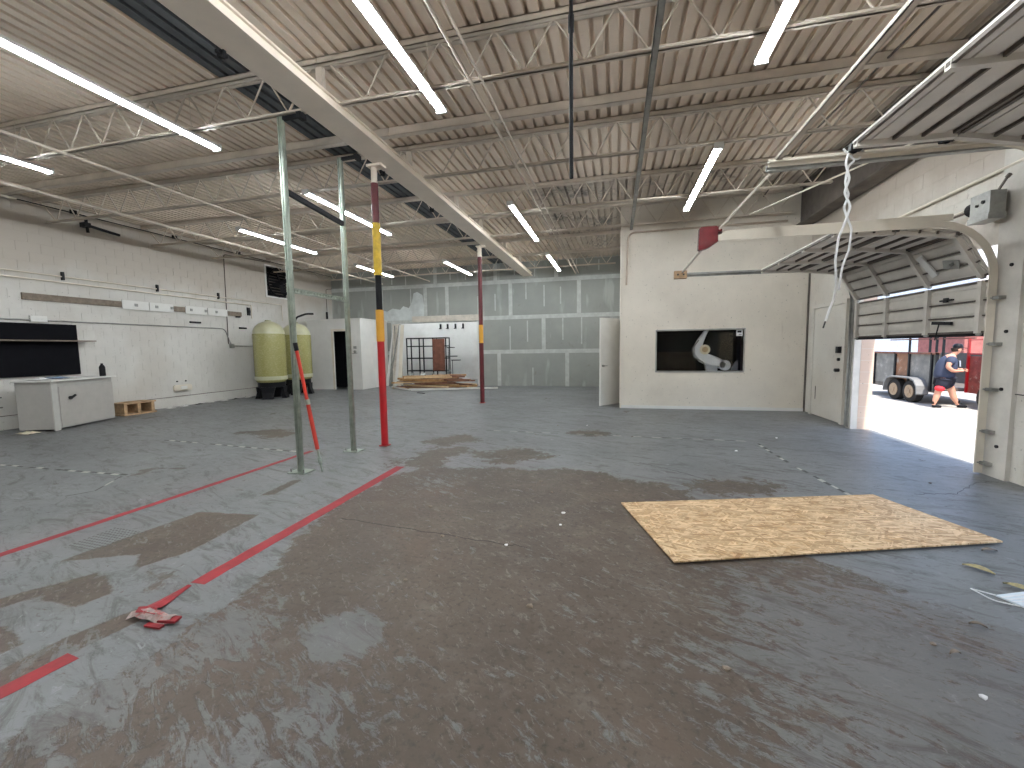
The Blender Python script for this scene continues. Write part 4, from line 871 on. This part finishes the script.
tag(strip_tape([(-2.64, 2.06), (-2.65, 3.0), (-2.68, 4.82)], .115, 'floor_tape', '', M_tape), 'long red floor tape line in front of the banded column', 'tape')
tag(strip_tape([(-2.66, .3), (-2.66, 1.1), (-2.62, 1.40)], .10, 'floor_tape', '', M_tape), 'short red tape remnant at the lower left picture edge', 'tape')
t = thing('peeled_tape', 'torn red tape end curled up off the floor', 'tape')
bm = bmesh.new(); pr = [(-2.665, 2.02, .003, .03), (-2.655, 1.93, .004, .06), (-2.64, 1.85, .006, .085), (-2.62, 1.775, .02, .10), (-2.585, 1.72, .055, .12), (-2.55, 1.68, .05, .13)]; L = []
for x, y, z, wd in pr: L.append([bm.verts.new((x - wd / 2, y - .00, z)), bm.verts.new((x, y, z + .012)), bm.verts.new((x + wd / 2, y + .012, z))])
for a, b in zip(L, L[1:]):
    for k in range(2): bm.faces.new((a[k], a[k + 1], b[k + 1], b[k]))
o = mesh_obj('tape_strip', bm, M_tape, t); o.modifiers.new('thickness', 'SOLIDIFY').thickness = .002
def curl(bm):
    pts = [(-2.68, 1.70, .012), (-2.62, 1.705, .035), (-2.56, 1.69, .05), (-2.50, 1.70, .035), (-2.44, 1.70, .02), (-2.40, 1.715, .016)]
    L = []
    for i, (x, y, z) in enumerate(pts): L.append([bm.verts.new((x, y + .03, z + .012)), bm.verts.new((x + .004, y, z + .02)), bm.verts.new((x, y - .03, max(.004, z - .015 + .01 * (i % 2))))])
    for a, b in zip(L, L[1:]):
        for k in range(2): bm.faces.new((a[k], a[k + 1], b[k + 1], b[k]))
o = O('curled_end', curl, paint('tape backing', (.38, .30, .28), .7, var=.4, scale=40, dirt=(.35, .03, .03), dirt_at=.5, dirt_scale=20), t); o.modifiers.new('thickness', 'SOLIDIFY').thickness = .003
lab(o, 'dirty underside of the curled tape')
o = O('curled_end', lambda bm: (bar(bm, (-2.46, 1.70, .02), (-2.36, 1.72, .018), .05, .012), bar(bm, (-2.50, 1.655, .012), (-2.40, 1.66, .01), .03, .01)), M_tape, t)
# dashed lines of old marking
M_dash = paint('dark dash residue', (.07, .068, .062), .7); M_dashw = paint('pale dash residue', (.46, .45, .40), .7)
def dashes(pts, label, st_=.10, wd=.035):
    bm = bmesh.new(); pts = [Vector((*p, 0)) for p in pts]; rnd = random.Random(int(abs(pts[0].x) * 100)); k = 0
    for a, b in zip(pts, pts[1:]):
        n = int((b - a).length / st_); d = (b - a) / n; s = Vector((-d.y, d.x, 0)).normalized()
        for i in range(n):
            if rnd.random() < .15: continue
            p = a + d * i; q_ = p + d * .8; wv = wd * rnd.uniform(.6, 1.1); j = s * rnd.uniform(-.008, .008)
            f = bm.faces.new([bm.verts.new(v + Vector((0, 0, .0015))) for v in (p + s * wv / 2 + j, p - s * wv / 2 + j, q_ - s * wv / 2 + j + d * .15, q_ + s * wv / 2 + j)]); f.material_index = i % 2
    o = mesh_obj('line_residue', bm, [M_dash, M_dashw]); o.modifiers.new('thickness', 'SOLIDIFY').thickness = .0008
    tag(o, label, 'floor marking', kind='stuff')
dashes([(-8.6, 3.86), (-7.0, 3.83), (-5.87, 3.83)], 'dashed dark and pale marking line at the left picture edge', .115, .05)
dashes([(-7.58, 5.55), (-6.2, 5.42), (-4.5, 5.25)], 'dashed marking line before the first galvanized post', .13, .045)
dashes([(2.10, 7.0), (2.14, 5.8), (2.27, 4.70)], 'dashed marking line leading to the strand board corner', .11, .045)
dashes([(-2.9, 7.35), (-.5, 7.25), (2.0, 7.15)], 'faint dashed marking line across the floor before the white wall', .15, .03)
dashes([(-5.9, 2.70), (-5.55, 3.30), (-5.9, 3.80)], 'broken dark marking line joining the left dashed line', .2, .02)
bm = bmesh.new()
for i in range(11):
    for j in range(11):
        u, v = i / 10, j / 10; p = Vector((-4.17, 2.28, 0)).lerp(Vector((-3.88, 2.26, 0)), u).lerp(Vector((-4.19, 2.60, 0)).lerp(Vector((-3.82, 2.58, 0)), u), v)
        box(bm, (p.x - .006, p.y - .006, .0005), (p.x + .006, p.y + .006, .002))
tag(mesh_obj('adhesive_grid', bm, M_dash), 'square grid of dark adhesive dots beside the L shaped bare patch', 'floor marking', kind='stuff')
def crack(pts, label):
    bm = bmesh.new(); rnd = random.Random(int(abs(pts[0][0]) * 31)); L = []
    for a, b in zip(pts, pts[1:]):
        for k in range(14):
            u = k / 14; x, y = a[0] * (1 - u) + b[0] * u + rnd.uniform(-.015, .015), a[1] * (1 - u) + b[1] * u + rnd.uniform(-.015, .015); L.append((x, y))
    for p, q_ in zip(L, L[1:]):
        w_ = rnd.uniform(.002, .006); bar(bm, (p[0], p[1], .0008), (q_[0], q_[1], .0008), w_, .0012)
    o = mesh_obj('floor_crack', bm, M_blk); tag(o, label, 'crack')
crack([(-2.4, 3.2), (-1.2, 3.05), (-.6, 3.0)], 'thin dark crack across the bare concrete in the middle foreground')
crack([(2.9, 4.9), (3.3, 5.0), (3.75, 5.45), (4.0, 5.5)], 'thin dark crack from the strand board toward the door track foot')
crack([(.3, 5.6), (.75, 5.25), (1.1, 4.9)], 'short dark crack in the paint behind the strand board')
# leaf litter and mask
def leaf(x, y, a, L, label, name='dry_leaf'):
    bm = bmesh.new(); n = 6; c_, s_ = math.cos(a), math.sin(a); rows_ = []
    for i in range(n + 1):
        u = i / n; w_ = .22 * L * math.sin(PI * min(1, u * .96 + .02)) ; zc = .006 + .02 * math.sin(PI * u) * .6
        rows_.append([bm.verts.new((x + (u - .5) * L * c_ - v * w_ * s_, y + (u - .5) * L * s_ + v * w_ * c_, zc + abs(v) * .008)) for v in (-1, 0, 1)])
    for p, q_ in zip(rows_, rows_[1:]):
        for k in range(2): bm.faces.new((p[k], p[k + 1], q_[k + 1], q_[k]))
    o = mesh_obj(name, bm, M_leaf if name == 'dry_leaf' else M_brownp, None, True); o.modifiers.new('thickness', 'SOLIDIFY').thickness = .0012; tag(o, label, 'leaf'); return o
leaf(2.32, 3.30, -.8, .15, 'tan leaf on the floor nearest the right tip of the strand board')
leaf(2.38, 3.08, -.9, .15, 'tan leaf on the floor between the strand board and the face mask')
leaf(1.59, 2.35, .3, .06, 'small dark curled leaf on the floor at lower right', 'curled_leaf')
leaf(1.86, 2.62, -.4, .07, 'dark twig like leaf on the floor below the mask', 'curled_leaf')
leaf(2.6, 3.62, .1, .10, 'thin brown leaf under the near edge of the strand board tip', 'curled_leaf')
t = thing('face_mask', 'white face mask with an ear loop lying on the floor at the right edge', 'mask')
bm = bmesh.new()
mc = [(2.18, 2.97), (2.24, 2.86), (2.46, 2.92), (2.40, 3.06)]
prism(bm, mc, .003, .012); mesh_obj('mask_body', bm, paint('mask fabric', (.70, .76, .80), .8, var=.04), t)
for k in range(3): O('pleat', lambda bm: bar(bm, (2.19 + .012 * k, 2.945 - .02 * k, .013), (2.41 + .012 * k, 3.03 - .03 * k, .013), .01, .004), M_paper, t)
O('ear_loop', lambda bm: tube(bm, bend([(2.18, 2.97, .01), (2.09, 3.02, .012), (2.07, 2.98, .03), (2.12, 2.90, .012), (2.22, 2.87, .01)], .03), .0035, 6), M_paper, t)
rnd = random.Random(5)
for k in range(26):
    x = rnd.uniform(-1.5, 3.4); y = rnd.uniform(1.7, 4.4) if k < 18 else rnd.uniform(4.5, 9)
    if .0 < x < 2.9 and 2.8 < y < 4.9: x = rnd.uniform(-1.8, -.1)
    sz = rnd.uniform(.008, .02); wh = k % 3 == 0
    bm = bmesh.new(); bmesh.ops.create_icosphere(bm, subdivisions=1, radius=sz)
    for v in bm.verts: v.co = Vector((v.co.x * rnd.uniform(.7, 1.4) + x, v.co.y * rnd.uniform(.7, 1.4) + y, v.co.z * .5 + sz * .45))
    nm = 'white' if wh else 'dark'
    tag(mesh_obj('debris_chip', bm, M_paper if wh else M_brownp), nm + ' crumb of debris scattered on the open floor', 'debris', nm + ' crumbs scattered on the floor')
for k in range(9):
    y = 8.4 + k * .42; crumple('plaster_scrap', (XL + .18 + rnd.random() * .1, y, 0), .12, .2, .04, M_white if k % 3 else M_dark, ('white' if k % 3 else 'black') + ' scrap along the foot of the left wall', 'scrap', n=3, seed=50 + k)['group'] = ('white' if k % 3 else 'black') + ' scraps along the left wall'
# ------------------------------------------------------------------ outside
bm = bmesh.new(); gp = [(4.1, 0.0), (4.6, -.01), (5.10, -.04)]
def strip_g(bm, x0, z0, x1, z1, y0=-20, y1=60): bm.faces.new([bm.verts.new(v) for v in ((x0, y0, z0), (x1, y0, z1), (x1, y1, z1), (x0, y1, z0))])
strip_g(bm, 4.1, -.005, 5.08, -.045); mesh_obj_apron = mesh_obj('apron', bm, M_ext); tag(mesh_obj_apron, 'bright concrete apron just outside the open door', 'pavement'); mesh_obj_apron['kind'] = 'structure'
bm = bmesh.new(); strip_g(bm, 5.10, -.05, 8.0, -.375); strip_g(bm, 8.0, -.375, 90, -.375); o = mesh_obj('driveway', bm, M_ext); tag(o, 'sunlit pale driveway beyond the apron', 'pavement'); o['kind'] = 'structure'
bm = bmesh.new(); strip_g(bm, 5.07, -.07, 5.11, -.07); o = mesh_obj('joint_strip', bm, M_darkbeam); o['kind'] = 'structure'
G = -.375
t = thing('dump_trailer', 'grey steel plate sided trailer on two axles outside the open door', 'trailer', loc=(9.1, 0, G))
O('deck_frame', lambda bm: (box(bm, (.12, 15.0, .42), (2.0, 19.0, .52)), box(bm, (.10, 15.0, .36), (.16, 19.0, .50))), M_darkbeam, t)
plates = [(18.1, 19.0, 'dark panel'), (16.95, 18.05, 'mottled grey panel'), (16.25, 16.9, 'orange brown panel'), (15.25, 16.2, 'mottled grey panel'), (15.02, 15.22, 'grey green panel')]
for i, (a, b, l) in enumerate(plates):
    m_ = paint('plate %d' % i, [(.06, .055, .05), (.20, .19, .17), (.26, .12, .06), (.21, .20, .18), (.17, .18, .16)][i], .7, var=.35, scale=3, dirt=(.36, .34, .30), dirt_at=.56)
    lab(O('side_plate', lambda bm: box(bm, (.10, a, .50), (.13, b, 1.50)), m_, t), l)
for y in (15.0, 15.2, 16.2, 16.9, 18.05, 18.95): O('side_post', lambda bm: box(bm, (.05, y, .40), (.11, y + .06, 1.55)), M_dark, t)
O('top_rail', lambda bm: box(bm, (.05, 15.0, 1.50), (.13, 19.0, 1.56)), M_rust, t)
O('far_side', lambda bm: box(bm, (1.9, 15.0, .5), (1.95, 19.0, 1.5)), M_darkbeam, t)
for y in (16.3, 16.6, 16.9, 17.9): O('stake', lambda bm: box(bm, (1.0, y, .52), (1.05, y + .05, 2.1)), M_dark, t)
O('stake_rail', lambda bm: box(bm, (1.0, 15.1, 1.95), (1.04, 19.0, 1.99)), M_rust, t)
def fender(bm):
    P_ = []
    for k in range(13):
        a = PI - k / 12 * PI * .5 if k < 7 else PI * .75 - (k - 6) / 6 * PI * .5
    out = [(17.02, .30), (16.98, .55), (16.85, .72), (16.65, .78), (15.70, .78), (15.50, .72), (15.36, .55), (15.32, .30)]
    for (a, b), (c, d) in zip(out, out[1:]): bar(bm, (-.03, a, b), (-.03, c, d), .30, .03, upv=(1, 0, 0)) if 0 else None
    A = [[bm.verts.new((x, y, z)) for x in (-.20, .10)] for y, z in out]; B = [[bm.verts.new((x, 16.17 + (y - 16.17) * .96, z - .035)) for x in (-.20, .10)] for y, z in out]
    for i in range(len(out) - 1):
        bm.faces.new((A[i][0], A[i][1], A[i + 1][1], A[i + 1][0])); bm.faces.new((B[i][0], B[i + 1][0], B[i + 1][1], B[i][1])); bm.faces.new((A[i][0], A[i + 1][0], B[i + 1][0], B[i][0]))
O('fender', fender, paint('fender grey', (.20, .20, .20), .5), t)
def wheel(par, x, y, r):
    o = O('wheel', lambda bm: [tube(bm, [(x - .10, y, r), (x - .085, y, r), (x + .10, y, r)], [r * .93, r, r], 28)], M_tire, par, True)
    O('rim', lambda bm: (tube(bm, [(x - .115, y, r), (x - .09, y, r)], r * .60, 20), [tube(bm, [(x - .125, y + .32 * r * math.cos(a), r + .32 * r * math.sin(a)), (x - .11, y + .32 * r * math.cos(a), r + .32 * r * math.sin(a))], .025, 6) for a in np.linspace(0, 2 * PI, 6)[:-1]], tube(bm, [(x - .13, y, r), (x - .1, y, r)], .07, 10)), paint('rim tan', (.34, .24, .15), .6), o)
wheel(t, -.02, 16.57, .34); wheel(t, -.02, 15.80, .34)
O('tongue', lambda bm: (bar(bm, (.3, 19.0, .45), (.9, 20.6, .45), .08, .08), bar(bm, (1.6, 19.0, .45), (.9, 20.6, .45), .08, .08), box(bm, (.86, 20.2, 0), (.94, 20.28, .6))), M_darkbeam, t)
t = thing('red_trailer', 'rusty red mesh sided trailer loaded with scrap at the right of the opening', 'trailer', loc=(9.85, 0, G))
M_rr = paint('faded red steel', (.28, .06, .045), .7, var=.4, scale=5, dirt=(.5, .33, .27), dirt_at=.56, dirt_scale=6)
O('deck_frame', lambda bm: box(bm, (.0, 11.3, .40), (2.0, 14.9, .52)), M_rr, t)
for a, b in ((11.3, 12.4), (12.45, 13.6), (13.65, 14.9)): O('side_plate', lambda bm: box(bm, (0, a, .52), (.03, b, 1.45)), M_rr, t)
for y in (11.3, 12.4, 13.3, 14.2, 14.85): O('side_post', lambda bm: box(bm, (-.05, y, .4), (0, y + .05, 1.95)), M_red, t)
lab(O('side_post', lambda bm: bar(bm, (-.08, 12.75, .35), (-.08, 12.95, 1.85), .10, .03, upv=(1, 0, 0)), paint('pale salmon board', (.75, .45, .33), .7), t), 'pale salmon board')
O('top_rail', lambda bm: (box(bm, (-.04, 11.3, 1.5), (0, 14.9, 1.54)), box(bm, (-.04, 11.3, 1.9), (0, 14.9, 1.93))), M_red, t)
def scrap(bm):
    r_ = random.Random(9)
    for k in range(90):
        p = Vector((r_.uniform(.1, 1.6), r_.uniform(11.4, 14.8), r_.uniform(.55, 1.6))); d = Vector((r_.uniform(-1, 1), r_.uniform(-1, 1), r_.uniform(-.4, .4))).normalized() * r_.uniform(.1, .4)
        bar(bm, p - d, p + d, .05, .04, mi=k % 3)
o = O('scrap_load', scrap, [M_rr, M_white, M_woodw], t); o['kind'] = 'stuff'
wheel(t, -.12, 13.9, .34); wheel(t, -.12, 12.9, .34)
# background buildings
t = thing('white_building', 'pale flat roofed building far beyond the trailers', 'building')
O('walls', lambda bm: box(bm, (16, 24, G), (44, 34, 6.5)), paint('far white wall', (.80, .80, .82), .8), t)
for k in range(6): O('window', lambda bm: box(bm, (17 + k * 1.9, 23.96, 1.0), (18.1 + k * 1.9, 23.99, 2.2)), paint('far glass', (.25, .32, .42), .3), t)
t = thing('red_brick_building', 'faded red brick building behind the red trailer', 'building')
O('walls', lambda bm: box(bm, (13.7, 21.0, G), (30, 23.7, 2.75)), paint('faded brick', (.30, .10, .085), .85, var=.2, scale=6), t)
for k in range(5): O('window', lambda bm: box(bm, (14.9 + k * 2.6, 20.96, 1.2), (16.0 + k * 2.6, 20.99, 2.2)), paint('pale window', (.8, .75, .72), .4), t)
# ------------------------------------------------------------------ person
def skin(name, verts, edges, mat, parent=None, sub=2, root=0):
    me = bpy.data.meshes.new(name); me.from_pydata([v[:3] for v in verts], edges, []); me.materials.append(mat)
    o = bpy.data.objects.new(name, me); C.objects.link(o); o.parent = parent
    m_ = o.modifiers.new('skin', 'SKIN'); m_.use_smooth_shade = True; sv = me.skin_vertices[0].data
    for i, v in enumerate(verts):
        rr = v[3]; sv[i].radius = rr if hasattr(rr, '__len__') else (rr, rr)
        sv[i].use_root = (i == root)
    m2 = o.modifiers.new('sub', 'SUBSURF'); m2.levels = m2.render_levels = sub
    return o
PX, PY = 9.08, 14.55
# local: x to the walking direction (right in the picture), y away from the camera
t = thing('person', 'person in dark t-shirt and dark shorts with red trim striding outside, head bowed', 'person', loc=(PX, PY, G), rotz=math.radians(-18))
V = [(0, 0, .92, .165), (.02, 0, 1.10, .17), (.06, 0, 1.28, .17), (.10, 0, 1.42, .12), (.15, 0, 1.50, .065), (.20, 0, 1.57, .08), (.235, 0, 1.655, .10), (.24, 0, 1.72, .075),
     (-.02, -.10, .86, .125), (-.12, -.11, .50, .085), (-.16, -.12, .30, .078), (-.20, -.12, .10, .045), (-.21, -.12, .055, .045), (-.08, -.12, .03, .035),
     (.05, .10, .86, .125), (.20, .11, .50, .085), (.25, .11, .30, .078), (.34, .12, .12, .045), (.36, .12, .07, .045), (.50, .12, .04, .035),
     (.08, -.24, 1.40, .08), (-.02, -.30, 1.18, .062), (.10, -.28, 1.06, .052), (.28, -.16, 1.06, .032), (.35, -.12, 1.06, .038),
     (.10, .24, 1.40, .08), (.05, .30, 1.17, .062), (.22, .24, 1.08, .052), (.35, .11, 1.09, .032), (.41, .08, 1.09, .038)]
E_ = [(0, 1), (1, 2), (2, 3), (3, 4), (4, 5), (5, 6), (6, 7), (0, 8), (8, 9), (9, 10), (10, 11), (11, 12), (12, 13), (0, 14), (14, 15), (15, 16), (16, 17), (17, 18), (18, 19), (3, 20), (20, 21), (21, 22), (22, 23), (23, 24), (3, 25), (25, 26), (26, 27), (27, 28), (28, 29)]
body = skin('body', V, E_, M_skin, t)
def hand(c, s):
    for k, (dy, L, z) in enumerate(((-.027, .060, .004), (-.009, .070, .008), (.009, .066, .006), (.027, .052, 0))):
        a = Vector(c) + Vector((.02, dy, z)); skin('finger', [(*a, .0095), (*(a + Vector((L * .6, 0, -.004))), .0085), (*(a + Vector((L * .95, 0, -.028))), .007)], [(0, 1), (1, 2)], M_skin, body, 1)
    a = Vector(c) + Vector((-.01, .02 * s, .01)); skin('thumb', [(*a, .011), (*(a + Vector((.02, .022 * s, .012))), .010), (*(a + Vector((.05, .026 * s, .008))), .008)], [(0, 1), (1, 2)], M_skin, body, 1)
hand(V[24][:3], 1); hand(V[29][:3], -1)
skin('shirt', [(0, 0, .79, .24), (0, 0, .95, .245), (.02, 0, 1.10, .25), (.05, 0, 1.26, .245), (.09, 0, 1.40, .19), (.12, 0, 1.47, .11)], [(0, 1), (1, 2), (2, 3), (3, 4), (4, 5)], M_navy, t)
for sd in (-1, 1): skin('sleeve', [(.08, sd * .13, 1.40, .12), (.08, sd * .24, 1.38, .115), (.02, sd * .285, 1.23, .10)], [(0, 1), (1, 2)], M_navy, t)
lab(O('shirt_patch', lambda bm: bar(bm, (.27, -.05, 1.34), (.28, -.05, 1.18), .14, .03, upv=(1, 0, 0)), paint('grey print', (.35, .38, .42), .8), t), 'pale grey print on the shirt')
skin('shorts', [(0, 0, .92, (.22, .18)), (-.02, -.11, .76, .165), (-.09, -.12, .52, .15), (.05, .11, .76, .165), (.16, .12, .52, .15)], [(0, 1), (1, 2), (0, 3), (3, 4)], M_shorts, t)
lab(skin('shorts_trim', [(-.10, -.16, .66, .13), (-.12, -.155, .46, .135)], [(0, 1)], M_redc, t), 'red lower leg of the shorts')
for i, (a, b) in enumerate((((-.21, -.12, .05), (-.06, -.12, .035)), ((.36, .12, .065), (.52, .12, .045)))):
    skin('shoe', [(a[0] - .04, a[1], a[2], .055), (a[0] + .02, a[1], a[2], .06), (b[0] - .03, b[1], b[2], .05), (b[0] + .03, b[1], b[2], .035)], [(0, 1), (1, 2), (2, 3)], M_blk, t)
    skin('sock', [(a[0] + .0, a[1], a[2] + .03, .05), (a[0] + .02 - .04 * i, a[1], a[2] + .16, .052)], [(0, 1)], M_blk, t)
bm = bmesh.new(); lathe(bm, [(.103, 0), (.105, .05), (.09, .09), (.05, .115), (.01, .12)], 16, (.235, 0, 1.70)); o = mesh_obj('cap', bm, M_blk, t, True)
O('cap_brim', lambda bm: bar(bm, (.32, 0, 1.705), (.42, 0, 1.68), .13, .01), M_blk, t)
O('hair', lambda bm: tube(bm, [(.20, 0, 1.60), (.19, 0, 1.70)], [.085, .10], 14), paint('dark hair', (.04, .03, .025), .9), t, True)
for s in (-1, 1):
    O('ear', lambda bm: bmesh.ops.create_icosphere(bm, subdivisions=1, radius=.022, matrix=Matrix.Translation((.235, s * .098, 1.64))), M_skin, t, True)
    O('eye', lambda bm: bmesh.ops.create_icosphere(bm, subdivisions=1, radius=.011, matrix=Matrix.Translation((.325, s * .034, 1.655))), M_blk, t, True)
O('nose', lambda bm: tube(bm, [(.33, 0, 1.655), (.352, 0, 1.615)], [.008, .018], 8), M_skin, t, True)
O('mouth', lambda bm: bar(bm, (.322, -.024, 1.585), (.322, .024, 1.585), .008, .008), M_rust, t)
lab(skin('face_mask_neck', [(.28, 0, 1.56, .05), (.30, 0, 1.58, .045)], [(0, 1)], M_redc, t, 1), 'red bandana at the neck') if False else None
